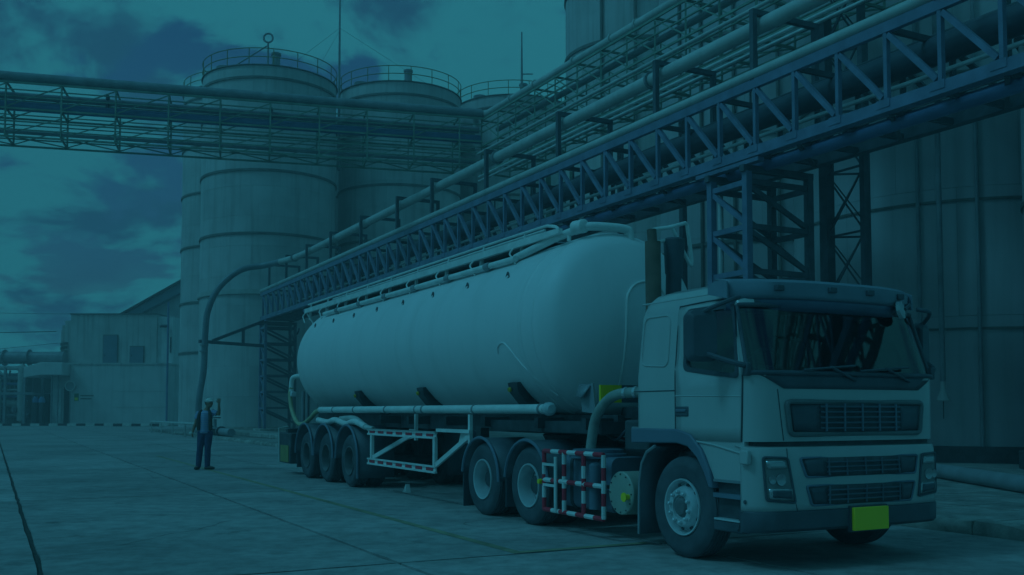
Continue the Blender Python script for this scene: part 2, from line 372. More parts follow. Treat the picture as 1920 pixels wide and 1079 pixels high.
# ---------------------------------------------------------------- silos
PL = {}
def plate_mesh(R, npl, m):
    key = (round(R, 2), npl, m.name)
    if key not in PL:
        a = math.pi / npl - 0.003 / R; k = 8; b = MB(); rows = []
        for z, dr in ((0, -0.03), (0, 0), (1, 0), (1, -0.03)):
            rows.append([((R + dr) * math.sin(-a + 2 * a * i / k), -(R + dr) * math.cos(-a + 2 * a * i / k), z) for i in range(k + 1)])
        b.grid(rows); o = b.build('m', m); PL[key] = o.data; bpy.data.objects.remove(o)
    return PL[key]
def silo(label, cx, cy, R, H, rings, m=SILO, ch=2.07, rail=False, npl=8, z0=0.12, rot0=0.0, plinth=0.0):
    r = thing('silo', label, 'silo', (cx, cy, z0), group=None)
    MB().lathe((cx, cy, z0), (0, 0, 1), [(0, R - 0.03), (H - z0 - 0.05, R - 0.03)], 64, cap1=True).build('core_wall', RINGM, r)
    z = z0 + plinth; k = 0; pm = plate_mesh(R, npl, m)
    if plinth: MB().lathe((cx, cy, z0), (0, 0, 1), [(0, R + .22), (plinth, R + .22), (plinth, R - .02)], 64).build('plinth', DGREY if m is SILOD else KERBM, r)
    while z < H - 0.05:
        hh = min(ch, H - z)
        for i in range(npl):
            o = link(bpy.data.objects.new('wall_plate', pm), r); o.location = (0, 0, z - z0 + 0.004)
            o.rotation_euler = (0, 0, rot0 + 2 * math.pi * (i + (0.5 if k % 2 else 0)) / npl); o.scale = (1, 1, hh - 0.008)
        z += ch; k += 1
    for (zz, pr, hh, rm) in rings:
        MB().lathe((cx, cy, zz), (0, 0, 1), [(-hh / 2, R - .01), (-hh / 2, R + pr), (hh / 2, R + pr), (hh / 2, R - .01)], 72).build('stiffener_ring', rm, r)
    rf = MB().lathe((cx, cy, H), (0, 0, 1), [(0, R + .1), (0.06, R + .1), (0.06, R - .1), (0.5, 0.3), (0.5, 0.0)], 64).build('roof', RINGM if rail else m, r)
    if rail:
        Rr = R + 0.02
        for zz in (0.6, 1.2):
            MB().tube([(cx + Rr * math.cos(a * math.pi / 36), cy + Rr * math.sin(a * math.pi / 36), H + zz) for a in range(72)], 0.032, 6, closed=True).build('guard_rail', YRAIL, rf)
        for i in range(18):
            a = 2 * math.pi * (i + .3) / 18; rod(rf, 'rail_post', (cx + Rr * math.cos(a), cy + Rr * math.sin(a), H), (cx + Rr * math.cos(a), cy + Rr * math.sin(a), H + 1.2), 0.032, YRAIL, 6)
    return r, rf
def ringset(zs, pr=.09, hh=.16): return [(z, pr, hh, RINGM) for z in zs]
s1, s1r = silo('weathered steel silo behind the bent pipe, leftmost railed silo facing the yard', -17.85, 72.5, 4.8, 25.35, ringset([24.5, 22.0, 18.04, 13.64]) + [(9.6, .14, .32, RINGL)], rail=True, plinth=.25)
s2, s2r = silo('railed silo standing between the leftmost railed silo and the one by the thin mast', -8.95, 78.6, 4.83, 26.25, ringset([25.3, 22.4, 18.4, 14.2, 9.9]), rail=True, rot0=.3)
s3, s3r = silo('railed silo half hidden by the green pipe rack, beside the thin mast', 0.05, 84.0, 4.85, 26.95, ringset([26, 22.8, 18.8, 14.5]), rail=True, rot0=.5)
s0, s0r = silo('shaded silo peeping out behind the left flank of the leftmost railed silo', -23.35, 85.0, 4.83, 28.1, ringset([27.2, 23.2, 19.3, 14.9, 10.3, 6.2]), rail=True, rot0=.2)
silo('shaded silo seen in the narrow gap behind the guyed mast', -15.0, 90.5, 4.83, 25.0, ringset([20, 15]), rot0=.4)
sD, _ = silo('tall silo rising out of the picture above the green pipe rack', 8.5, 66.4, 4.85, 40, ringset([25.0, 29.2, 20.8, 16.6], .1, .2), m=SILO, ch=4.15, npl=24, rot0=.1)
sG, _ = silo('big grey silo behind the blue truss, left of the cab visor', 11.3, 42.9, 4.8, 34, ringset([8.13, 12.3, 16.5, 20.7, 4.1], .07, .14), m=SILOD, ch=4.15, npl=24, rot0=.06)
sE, _ = silo('big dark silo right behind the truck cab, with a cone on its downpipe', 13.55, 30.0, 4.8, 30, ringset([6.92, 3.57, 10.3, 13.7], .04, .06), m=SILOD, ch=3.36, npl=10, rot0=.2, plinth=.42)
sF, _ = silo('squat silo cut off by the right edge of the picture', 14.75, 21.75, 3.1, 10.2, ringset([6.2, 3.2], .05, .1), m=SILOD, ch=3.2, npl=8, plinth=.4)
# rooftop fittings
for (r, cx, cy, H, dx_) in ((s1r, -17.85, 72.5, 25.35, 1.0), (s2r, -8.95, 78.6, 26.25, .9), (s3r, 0.05, 84, 26.95, 0.9)):
    MB().lathe((cx + dx_, cy - 2.6, H + .1), (0, 0, 1), [(0, .3), (1.35, .3), (1.35, .36), (1.5, .36)], 16, cap1=True).build('vent_stack', PIPEG, r)
    MB().lathe((cx + dx_ - 3.6, cy - 2.9, H + .02), (0, 0, 1), [(0, .55), (.45, .55), (.55, .3)], 16, cap1=True).build('roof_hatch', PIPEG, r)
g = Vector((-17.25, 69.2, 0))
b = MB(); b.tube([(g.x, g.y, 25.5), (g.x, g.y, 27.5)], .07, 8); b.tube([(g.x + .32 * math.cos(a / 12 * math.pi), g.y, 27.82 + .32 * math.sin(a / 12 * math.pi)) for a in range(24)], .07, 8, closed=True)
b.build('hoist_ring', PIPEG, s1r); rod(s1r, 'hoist_stay', (g.x, g.y, 27.3), (g.x - 3.4, g.y + .6, 25.45), .05, PIPEG, 6)
# downpipes and ribs on the near silos
def on_silo(cx, cy, R, u_ang): return Vector((cx + R * math.sin(u_ang), cy - R * math.cos(u_ang), 0))
for ang_, r_ in ((-0.62, .05), (-0.33, .05)):
    q = on_silo(13.55, 30, 4.9, ang_); rod(sE, 'conduit', (q.x, q.y, 0.55), (q.x, q.y, 16), r_, PIPEG)
q = on_silo(13.55, 30, 5.0, -0.13)
q = Vector((10.95, 24.95, 0)); dp = MB().tube([(q.x, q.y + .35, 16), (q.x, q.y + .35, 2.2)], .07, 12).build('downpipe', PIPEG, sE)
MB().lathe((q.x, q.y + .35, 1.98), (0, 0, 1), [(-.28, .16), (-.26, .17), (0, .06), (.3, .06)], 20).build('pipe_cone', PIPEL, dp)
MB().tube([(q.x, q.y + .35, 1.7), (q.x, q.y + .35, 1.25)], .012, 6).build('drain_rod', DGREY, dp)
for ang_ in (-1.1, -.85, -.55, -.2, .1):
    q = on_silo(11.3, 42.9, 4.87, ang_); rod(sG, 'conduit', (q.x, q.y, .2), (q.x, q.y, 26), .07, RINGM, 8)
for ang_ in (-.6, -.15, .2):
    q = on_silo(8.5, 66.4, 4.95, ang_); rod(sD, 'conduit', (q.x, q.y, 14), (q.x, q.y, 40), .1, RINGM, 8)

# lightning masts
def mast(label, x, y, z0, z1, guys):
    r = thing('lightning_mast', label, 'mast', (x, y, z0))
    MB().tube([(x, y, z0), (x, y, (z0 + z1) / 2), (x, y, z1)], [.13, .09, .05], 8).build('pole', PIPEG, r)
    for a, b_ in guys: MB().tube([(x, y, a[2] if False else b_[2]), (a[0], a[1], a[2])], .012, 4).build('guy_wire', PIPEG, r)
    for zz in (z0 + 1, z0 + 3): rod(r, 'bracket', (x, y, zz), (x + .9, y, zz), .05, PIPEG, 6)
    return r
mast('tall guyed mast rising between the two larger railed silos', -13.4, 76.0, 20, 36.5, [((-18.5, 73, 25.6), (0, 0, 31.2)), ((-4.6, 80, 26.6), (0, 0, 31.2)), ((-15.2, 73, 25.6), (0, 0, 31.0))])
mast('slim mast on the railed silo by the green rack corner', 0.8, 80.2, 26, 32.5, [])

# ---------------------------------------------------------------- main blue truss bridge (site frame)
T1, T2 = 9.83, 11.8; ZB, ZT = 7.45, 9.55
tr = thing('truss_bridge', 'blue steel lattice truss bridge running overhead behind the tanker', 'truss bridge', (T1, 30, ZB), True)
sv = [9.98 + 1.3 * k for k in range(-27, 38)]
s_lo, s_hi = sv[0] - .1, sv[-1] + .5
for tt, dz in ((T1, 0), (T2, 0)):
    m_ = TBLUE if tt == T1 else TDARK  # far face in darker steel, shade inside the truss put into its colour
    bar(tr, 'bottom_chord', (tt, s_lo, ZB + .135), (tt, s_hi, ZB + .135), .14, .27, m_)
    bar(tr, 'bottom_flange', (tt, s_lo, ZB + .012), (tt, s_hi, ZB + .012), .24, .022, m_)
    bar(tr, 'top_chord', (tt, s_lo, ZT - .34), (tt, s_hi, ZT - .34), .13, .22, m_)
    rod(tr, 'chord_pipe', (tt, s_lo, ZT - .10), (tt, s_hi, ZT - .10), .125, PIPEL if tt == T1 else TDARK, 16)
    for k, s_ in enumerate(sv):
        bar(tr, 'vertical', (tt, s_, ZB + .3), (tt, s_, ZT - .45), .09, .11, m_, up=(1, 0, 0))
        if k: bar(tr, 'diagonal', (tt + .003, s_ - .06, ZT - .50), (tt + .003, sv[k - 1] + .10, ZB + .34), .11, .11, m_, up=(1, 0, 0))
    if tt == T1:
        for k, s_ in enumerate(sv): bar(tr, 'gusset_plate', (tt - .078, s_ - .12, ZB + .2), (tt - .078, s_ + .22, ZB + .2), .012, .17, m_)
for k, s_ in enumerate(sv):
    bar(tr, 'cross_beam', (T1 + .08, s_, ZB + .08), (T2 - .08, s_, ZB + .08), .1, .14, TDARK)
    if k % 2 == 0: bar(tr, 'top_strut', (T1 + .08, s_, ZT - .36), (T2 - .08, s_, ZT - .36), .09, .12, TDARK)
    if k % 2 and k: bar(tr, 'floor_brace', (T1 + .1, sv[k - 1], ZB - .02), (T2 - .1, s_, ZB - .02), .09, .06, TDARK)
for s_ in (-14.7, -9.5, -4.3, .9, 4.8, 10.03, 13.95, 19.23, 24.46, 29.54, 33.49, 38.41, 43.33, 47.88, 52.3, 56.52):
    bar(tr, 'portal_post', (T1, s_, ZT - .25), (T1, s_, 10.9), .13, .13, TDARK, up=(1, 0, 0))
    bar(tr, 'portal_post', (T2, s_, ZT - .25), (T2, s_, 10.9), .13, .13, TDARK, up=(1, 0, 0))
    bar(tr, 'portal_beam', (T1 - .066, s_, 10.965), (T2 + .066, s_, 10.965), .14, .13, TDARK)
def pipe(label, pts, r, m, site=True, n=16, fl=(), name='pipe', base=None, cat='pipe', flm=None):
    pts = [Vector(p) for p in pts]; e = thing(name, label, cat, base or pts[0], site)
    MB().tube(pts, r, n).build('pipe_run', m, e)
    for (p, q) in fl:
        p = Vector(p); q = Vector(q).normalized() * .04; rod(e, 'flange', p - q, p + q, r * 1.35, flm or m, n)
    return e
pipe('bright lagged pipe lying along the bottom of the blue truss', [(T1 + .42, s_lo, ZB + .26), (T1 + .42, s_hi, ZB + .26)], .17, PIPES)
pipe('blue pipe slung under the near edge of the blue truss', [(T1 + .55, s_lo, ZB - .06), (T1 + .55, 50, ZB - .06)], .15, PIPEB)
pipe('fat dark pipe inside the top of the blue truss', [(T1 + 1.35, s_lo, ZT - .62), (T1 + 1.35, 52, ZT - .62)], .30, mat('pipe_dark', (.07, .085, .11), .5))
pipe('thin bright conduit inside the blue truss', [(T1 + .95, s_lo, ZB + .85), (T1 + .95, 54, ZB + .85)], .05, PIPES)
W_ = lambda x, y, z: Vector((x, y, z))
def toS(p): d = Vector(p) - P0; return Vector((d.dot(N), d.dot(D), p[2]))
elbow = [toS(p) for p in ((-15.4, 62.0, 10.58), (-16.9, 61.6, 10.2), (-18.1, 61.2, 9.05), (-18.7, 61.0, 7.6), (-18.85, 61.0, 6.0), (-18.9, 61.0, 4.0), (-19.15, 61.0, 2.2), (-19.2, 61.0, .1))]
bend = curve([Vector((T1 + .32, 48, 10.72)), Vector((T1 + .2, 51.4, 10.72))] + elbow, 6)
pipe('dark pipe bending down to the ground in front of the leftmost railed silo', bend[9:], .19, mat('pipe_bend', (.20, .24, .27), .4, var=.15), fl=[(toS((-18.9, 61, 5.5)), (0, 0, 1)), (toS((-18.92, 61, 5.1)), (0, 0, 1))], base=toS((-19.2, 61, .1)), flm=PIPEG)
big = pipe('long pale pipe carried through the portal frames above the blue truss', [Vector((T1 + .32, s_lo, 10.72)), Vector((T1 + .32, 45, 10.72))] + bend[:10], .19, PIPEL,
     fl=[((T1 + .32, 24.2, 10.72), (0, 1, 0)), ((T1 + .2, 51.2, 10.72), (0, 1, 0)), ((T1 + .32, 14.6, 10.72), (0, 1, 0)), ((T1 + .32, 38.9, 10.72), (0, 1, 0))], flm=PIPEG)
for k in range(14):   # small handrail / tray run beside the portals
    pass
rl = thing('cable_tray', 'low handrail and cable tray along the far top of the blue truss', 'cable tray', (T2 - .3, 12, ZT), True)
for s_ in range(12, 56, 3): rod(rl, 'tray_post', (T2 - .35, s_, ZT - .3), (T2 - .35, s_, ZT + .75), .03, TDARK, 6)
rod(rl, 'tray_rail', (T2 - .35, 12, ZT + .75), (T2 - .35, 54, ZT + .75), .03, PIPEG, 6)
rod(rl, 'tray_conduit', (T2 - .45, 6, ZT + .35), (T2 - .45, 54, ZT + .35), .05, PIPEL, 8)

def tower(label, s0, s1, ztop, step, dirn=1, extra=False):
    r = thing('support_tower', label, 'support tower', ((T1 + T2) / 2, (s0 + s1) / 2, .12), True)
    for tt in (T1, T2):
        for s_ in (s0, s1): bar(r, 'leg', (tt, s_, .12), (tt, s_, ztop), .17, .17, TBLUE if tt == T1 else TDARK, up=(1, 0, 0))  # far legs darker too, their shade put into the colour
    MB().b2((T1 - .35, s0 - .3, .12), (T2 + .35, s1 + .3, .3)).build('base_slab', KERBM, r)
    bar(r, 'cap_beam', (T1 - .16, s0, ztop + .07), (T2 + .1, s0, ztop + .07), .16, .16, TDARK); bar(r, 'cap_beam', (T1 - .16, s1, ztop + .07), (T2 + .1, s1, ztop + .07), .16, .16, TDARK)
    bar(r, 'bearing_beam', (T1, s0 - .5, ztop + .2), (T1, s1 + .5, ztop + .2), .2, .1, TBLUE)
    z = ztop - .25
    while z > .6:
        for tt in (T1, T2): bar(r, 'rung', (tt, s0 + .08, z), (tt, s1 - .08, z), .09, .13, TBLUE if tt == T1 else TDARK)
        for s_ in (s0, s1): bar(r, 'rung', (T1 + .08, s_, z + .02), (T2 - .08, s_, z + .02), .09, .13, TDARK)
        if z - step > .3:
            for tt in (T1, T2): bar(r, 'diagonal', (tt, s1 - .08, z - .1), (tt, s0 + .08, z - step + .12), .08, .12, TBLUE if tt == T1 else TDARK)
            for s_ in (s0, s1): bar(r, 'diagonal', (T1 + .08, s_, z - .1), (T2 - .08, s_, z - step + .12), .08, .12, TDARK)
        z -= step
    return r
tower('blue braced support tower of the truss standing behind the cab', 10.32, 11.64, 7.18, 1.08)
tower('braced support tower at the far left end of the truss', 57.3, 58.6, 7.18, 1.06)
br = thing('pipe_bracket', 'triangular steel bracket reaching from the far tower to the bent pipe', 'bracket', toS((-16.6, 65.5, 5.8)), True)
pA, pB, pC = toS((-16.35, 65.3, 7.35)), toS((-16.35, 65.3, 5.72)), toS((-19.2, 61.0, 5.72))
bar(br, 'bracket_arm', pB, pC, .16, .2, TDARK); bar(br, 'bracket_stay', pA, pB + (pC - pB) * .8 + Vector((0, 0, .1)), .14, .18, TDARK)
mid = pB + (pC - pB) * .33; bar(br, 'bracket_post', mid + Vector((0, 0, .1)), mid + Vector((0, 0, 1.0)), .14, .18, TDARK)

# ---------------------------------------------------------------- green pipe racks (world frame)
def rack(label, A, B, z0, z1, wv, panel, flip=False, name='pipe_rack'):
    A, B = Vector((*A, 0)), Vector((*B, 0)); L = (B - A).length; d = (B - A) / L; w = Vector(wv)
    r = thing(name, label, 'pipe rack', (A.x, A.y, z0)); zm = z0 + (z1 - z0) * .52
    for q in (Vector((0, 0, 0)), w):
        for zz, hh in ((z0, .07), (z0 + .28, .045), (z0 + .6, .05), (z0 + .85, .035), (zm, .07), (z1 - .55, .045), (z1 - .28, .035), (z1, .08)):
            bar(r, 'chord', A + q + Vector((0, 0, zz)), B + q + Vector((0, 0, zz)), .06, hh, GREEN)
        k = int(L / panel)
        for i in range(k + 1):
            p = A + d * (i * panel) + q
            bar(r, 'upright', p + Vector((0, 0, z0 + .05)), p + Vector((0, 0, z1 - .05)), .055, .055, GREEN)
            if i < k:
                p2 = p + d * panel
                a, b_ = (p2, p) if flip else (p, p2)
                bar(r, 'diagonal', a + Vector((0, 0, zm + .05)), b_ + Vector((0, 0, z1 - .06)), .04, .04, GREEN)
                bar(r, 'floor_lace', (p if q.length == 0 else p - w) + Vector((0, 0, z0 + .05)), p2 + (w if q.length == 0 else -w * 0) + Vector((0, 0, z0 + .05)), .04, .04, GREEN) if q.length == 0 else None
                bar(r, 'diagonal', a + Vector((0, 0, z0 + .05)), b_ + Vector((0, 0, zm - .3)), .035, .035, GREEN)
    for i in range(int(L / panel) + 1):
        p = A + d * (i * panel)
        for zz in (z0 + .045, zm + .0, z1 - .0): bar(r, 'cross_member', p + Vector((0, 0, zz)) + w * .03, p + w * .97 + Vector((0, 0, zz)), .06, .07, GREEN)
    return r
C0 = Vector((-1.27, 42.6, 0)); A1 = Vector((-23.3, 36.7, 0))
dA = (A1 - C0).normalized(); nA = Vector((dA.y, -dA.x, 0))
if nA.y < 0: nA = -nA
ra = rack('green pipe rack crossing the sky in front of the silos', (A1.x, A1.y), (C0.x, C0.y), 12.0, 14.12, nA * 1.5, 1.98)
def along(P, Q, off, z): return [P + off + Vector((0, 0, z)), Q + off + Vector((0, 0, z))]
pipe('thick grey pipe along the top of the crossing green rack', along(A1, C0, nA * .2, 14.38) , .2, PIPEG, False)
pipe('second grey pipe just under the top chord of the crossing green rack', along(A1, C0, nA * .8, 13.82), .14, PIPEG, False)
pipe('dark blue pipe through the middle of the crossing green rack', along(A1, C0, nA * .4, 13.3), .19, PIPEB, False)
pipe('thin grey pipe low in the crossing green rack', along(A1, C0, nA * 1.1, 12.45), .07, PIPEG, False)
for i in range(3):
    p = A1 + (C0 - A1) * (.05 + .28 * i); bar(ra, 'hanger', p + nA * .75 + Vector((0, 0, 14.1)), p + nA * .75 + Vector((0, 0, 13.3)), .16, .1, TDARK)
tB = 12.6
B0, B1 = S(tB, 30.6), S(tB, -18)
rb = rack('green pipe rack climbing to the upper right behind the blue truss', (B0.x, B0.y), (B1.x, B1.y), 11.72, 14.1, N * 1.4, 1.6, True)
def alongS(t, z, r, m, label, s0=-18, s1=30.4, fl=()):
    return pipe(label, [(t, s0, z), (t, s1, z)], r, m, True, fl=fl)
alongS(tB + .15, 14.35, .15, PIPEL, 'rust-flanged grey pipe on top of the rising green rack', fl=[((tB + .15, s_, 14.35), (0, 1, 0)) for s_ in (12, 16, 19, 20.5, 23, 26, 28)])
alongS(tB + .7, 13.75, .11, PIPEG, 'grey pipe under the top of the rising green rack')
alongS(tB - .25, 12.55, .06, PIPEL, 'thin pale pipe clipped to the near side of the rising green rack')
alongS(tB - .2, 11.55, .05, PIPES, 'upper bright conduit under the rising green rack')
alongS(tB - .2, 11.36, .05, PIPES, 'lower bright conduit under the rising green rack')
alongS(tB + .9, 11.95, .09, PIPEG, 'grey pipe on the floor of the rising green rack')
pipe('short elbow pipe capping the corner of the green racks', curve([S(tB + .15, 30.3, 14.35), S(tB + .15, 31.4, 14.5), S(tB + .4, 31.9, 14.3), S(tB + .5, 31.9, 13.2)], 5), .16, PIPEL, False)
for i in range(2):
    p0_ = S(tB + 1.3 + i * .1, 27, 0)
    rc = thing('rack_column', ['green column under the rising rack near its corner', 'second green column under the rising rack behind the first'][i], 'column', (p0_.x + i * 1.0, p0_.y + i * 2, .12))
    bar(rc, 'shaft', (p0_.x + i, p0_.y + 2 * i, .12), (p0_.x + i, p0_.y + 2 * i, 11.7), .2, .2, GREEN, up=(1, 0, 0)); bar(rc, 'base_plate', (p0_.x + i - .25, p0_.y + 2 * i, .14), (p0_.x + i + .25, p0_.y + 2 * i, .14), .5, .04, TDARK)
lt = thing('laced_column', 'tall dark laced column pair holding the green rack, behind the truss tower', 'column', (13.1, 10.4, .12), True)
bar(lt, 'column', (13.1, 11.0, .12), (13.1, 11.0, 11.7), .27, .27, TDARK, up=(1, 0, 0)); bar(lt, 'column', (13.1, 9.75, .12), (13.1, 9.75, 11.7), .15, .15, TDARK, up=(1, 0, 0))
bar(lt, 'column', (13.9, 10.4, .12), (13.9, 10.4, 11.7), .13, .13, TDARK, up=(1, 0, 0))
z = 1.0
while z < 11.2:
    for a, b_ in (((13.1, 10.95), (13.1, 9.8)), ((13.1, 9.8), (13.9, 10.4)), ((13.9, 10.4), (13.1, 10.95))):
        bar(lt, 'lacing', (*a, z), (*b_, z), .05, .05, TDARK); bar(lt, 'lacing', (*a, z + .05), (*b_, z + 1.55), .04, .04, TDARK)
        bar(lt, 'lacing', (a[0] + .05, a[1], z + .25), (b_[0] + .05, b_[1], z + 1.6), .03, .03, TDARK)
    z += 1.65
for s_, t_ in ((18.5, 14.2), (22.5, 14.4)):
    q = thing('rack_post', 'slim dark rack post behind the blue truss, %s of the two' % ('nearer' if s_ < 20 else 'farther'), 'post', (t_, s_, .12), True)
    bar(q, 'shaft', (t_, s_, .12), (t_, s_, 11.7), .18, .18, TDARK, up=(1, 0, 0)); bar(q, 'foot', (t_ - .2, s_, .14), (t_ + .2, s_, .14), .4, .04, TDARK)
pipe('bright vertical service pipe inside the truss tower behind the cab', [(T1 + .5, 11.9, .12), (T1 + .5, 11.9, 7.3)], .07, PIPES)
pipe('fat pipe lying along the pavement at the foot of the dark silo', [(12.6, 9.1, .27), (10.83, 6.13, .27), (8.7, 2.5, .27), (7.0, -.4, .27)], .14, PIPEG)

# ---------------------------------------------------------------- buildings on the left (world frame)
lb = thing('office_block', 'low rendered block with canopy behind the painted kerb', 'building', (-40, 103, 0))
MB().b2((-44.4, 100, -.05), (-34.7, 112, 6.1)).build('wall', BLDG, lb, bevel=.04)
MB().b2((-44.5, 99.93, 6.1), (-34.65, 112.1, 6.28)).build('parapet_cap', BLDG2, lb)
cn = MB().prism([(-48.2, 4.75), (-46.6, 5.0), (-44.42, 5.0), (-44.42, 6.25), (-46.6, 6.25), (-48.2, 5.75)], 1, 98.2, 104).build('canopy', BLDG, lb, bevel=.05)
MB().b2((-47.0, 101.5, -.05), (-45.0, 106, 4.98)).build('side_wall', BLDG, lb)
MB().b2((-45.62, 101.44, 0), (-45.1, 101.52, 3.9)).build('doorway', DGREY, lb)
MB().b2((-46.8, 101.44, 0), (-45.9, 101.51, 3.7)).build('door', LCLAD, lb)
for x in (-45.9, -45.3): rod(lb, 'canopy_post', (x, 99.4, 0), (x, 99.4, 5), .07, PIPEG)
for zz in (1.8, 3.4): MB().b2((-40, 99.985, zz), (-34.8, 99.999, zz + .05)).build('render_joint', BLDG2, lb)
ub = thing('upper_block', 'streaked white upper block with two grey doors on the flat roof', 'building', (-40.5, 103, 6.28))
MB().b2((-45.1, 101.5, 6.28), (-36.3, 109, 11.3)).build('wall', BLDG2, ub)
MB().b2((-45.2, 101.4, 11.3), (-36.2, 109.1, 11.42)).build('roof_cap', RINGM, ub)
MB().b2((-36.3, 101.7, 6.28), (-34.75, 109, 11.1)).build('light_bay', LCLAD, ub)
for i, (x0, x1, z1) in enumerate(((-46.0, -45.12, 10.75), (-46.75, -46.02, 10.35), (-47.3, -46.77, 9.9))):
    f_ = MB().b2((x0, 102.2 + i, 6.28), (x1, 109, z1)).build('stepped_bay', BLDG2, ub)
    for k in range(5): MB().b2((x0 - .04, 102.1 + i, 6.6 + k * .42), (x0 + .3, 102.19 + i, 6.85 + k * .42)).build('louvre', RINGM, f_)
for x0, x1, z1 in ((-41.7, -40.3, 9.15), (-38.95, -37.6, 8.0)):
    dr = MB().b2((x0 - .06, 101.42, 6.3), (x1 + .06, 101.49, z1 + .08)).build('door_frame', RINGM, ub); MB().b2((x0, 101.38, 6.3), (x1, 101.44, z1)).build('door', DOORM, dr)
    MB().box((x0 + .15, 101.35, 7.1), (.06, .06, .18)).build('handle', DGREY, dr)
MB().box((-35.5, 101.3, 10.1), (.7, .6, .18), Matrix.Rotation(.3, 3, 'X')).build('flood_light', DGREY, ub)
MB().b2((-34.98, 101.62, 7.4), (-34.86, 101.69, 9)).build('conduit', DGREY, ub)
wh = thing('warehouse', 'grey gabled warehouse beside the silos with dark fascia', 'warehouse', (-36, 118, 0))
MB().prism([(-42.6, -.05), (-33.9, -.05), (-33.9, 15.1), (-35.9, 15.2), (-42.6, 11.6)], 1, 110.5, 140).build('wall', BLDG, wh)
MB().prism([(-43.2, 11.05), (-36.1, 14.85), (-36.1, 16.0), (-43.2, 11.9)], 1, 109.6, 141).build('gable_fascia', CLAD, wh)
MB().prism([(-43.3, 11.92), (-36.0, 16.02), (-33.2, 15.6), (-33.2, 15.8), (-36.0, 16.3), (-43.3, 12.15)], 1, 109.3, 142).build('roof', DGREY, wh)
MB().tube([(-35.9, 109.9, 14.6), (-35.9, 109.9, .2)], .14, 10).build('drainpipe', PIPEB, wh)
for x in (-35.3, -34.4): MB().b2((x, 110.45, 0), (x + .05, 110.49, 15)).build('cladding_joint', RINGM, wh)
dp = pipe('blue drainpipe down the corner beside the low block', curve([(-34.55, 99.8, 12.2), (-34.55, 99.75, 11.9), (-34.55, 99.75, 6), (-34.55, 99.75, .2)], 3), .1, PIPEB, False, name='drainpipe')
rs_ = thing('round_sign', 'round white-rimmed sign standing at the corner of the low block', 'sign', (-44.2, 99.6, 0))
MB().lathe((-44.2, 99.65, 3.95), (0, -1, 0), [(0, .5), (.06, .5), (.06, .42)], 28, cap0=True, cap1=True).build('sign_disc', mat('sign_grey', (.3, .32, .33)), rs_)
MB().tube([(-44.2 + .48 * math.cos(a * .2618), 99.58, 3.95 + .48 * math.sin(a * .2618)) for a in range(24)], .05, 6, closed=True).build('sign_rim', RAILW, rs_)
rod(rs_, 'sign_post', (-44.2, 99.68, -.05), (-44.2, 99.68, 3.5), .04, PIPEG)
ws = thing('warning_sign', 'small yellow and green notice on the low block wall', 'sign', (-43.7, 99.9, 2.5))
MB().b2((-43.92, 99.95, 2.45), (-43.48, 99.995, 3.2)).build('sign_board', mat('sign_green', (.12, .2, .1)), ws); MB().b2((-43.87, 99.93, 2.5), (-43.53, 99.952, 2.8)).build('sign_panel', YELLOW, ws)
for k, (x1) in enumerate((-42.0, -42.2)): MB().b2((-43.3, 99.98, 2.92 - .3 * k), (x1, 99.995, 3.04 - .3 * k)).build('lettering_strip', RINGM, ws)

pk = thing('painted_kerb', 'black and white painted kerb along the far edge of the yard', 'kerb', (-42, 97.6, 0))
KW, KB = mat('kerb_white', (.7, .7, .66), .8, var=.15, scale=4), mat('kerb_black', (.06, .06, .065), .85, var=.3, scale=4)
for i in range(26): MB().b2((-57 + i * .9, 97.5, -.05), (-57 + i * .9 + .89, 97.85, .22)).build('kerb_block', KW if i % 2 else KB, pk, bevel=.03)

pu = thing('process_frame', 'steel pipe frame with vessels at the left edge of the yard', 'pipe frame', (-52, 101, 0))
for x in (-56, -53.6, -50.5, -48.55):
    for y in (99.2, 103): bar(pu, 'post', (x, y, 0), (x, y, 5.8), .22, .22, PIPEG, up=(1, 0, 0))
for y in (99.2, 103):
    for zz in (3.2, 5.8): bar(pu, 'beam', (-57, y, zz), (-47.6, y, zz), .2, .24, PIPEL if zz > 5 else PIPEG)
for x in (-53.6, -50.5, -48.55): bar(pu, 'brace', (x, 99.2, 4.9), (x - .9, 99.2, 5.7), .1, .12, PIPEL)
for x, r, z1 in ((-49.5, .42, 6.3), (-52.1, .5, 5.0), (-54.8, .35, 6.6)): MB().lathe((x, 100.6, .3), (0, 0, 1), [(0, .1), (.2, r), (z1 - 1, r), (z1 - .6, r * .8), (z1 - .4, .15), (z1 - .3, .0)], 20).build('vessel', PIPEL, pu)
for zz, r, m_ in ((2.2, .32, PIPEL), (1.0, .2, PIPEG), (4.2, .14, PIPEB), (3.6, .1, PIPEL), (4.8, .2, PIPEG), (2.9, .1, PIPEB)): rod(pu, 'pipe', (-58, 101.4, zz), (-48.9 - zz * .2, 101.4, zz), r, m_, 12)
for x in (-55.6, -54.3, -51.4, -50.9, -49, -47.9): rod(pu, 'riser', (x, 101.9, .1), (x, 101.9, 5 + (x % 1)), .09, PIPEG, 8)
for x in (-55, -52.8, -50): MB().lathe((x, 100.2, 1.6), (0, 0, 1), [(-.3, .12), (-.2, .25), (.2, .25), (.3, .12)], 12, cap0=True, cap1=True).build('valve', PIPEG, pu)
dk = pipe('thick grey duct with hoops running above the pipe frame', [(-60, 101, 6.85), (-45.4, 101, 6.85)], .62, PIPEG, False, n=24, fl=[((x, 101, 6.85), (1, 0, 0)) for x in (-54, -51.5, -49)], name='duct', cat='duct')
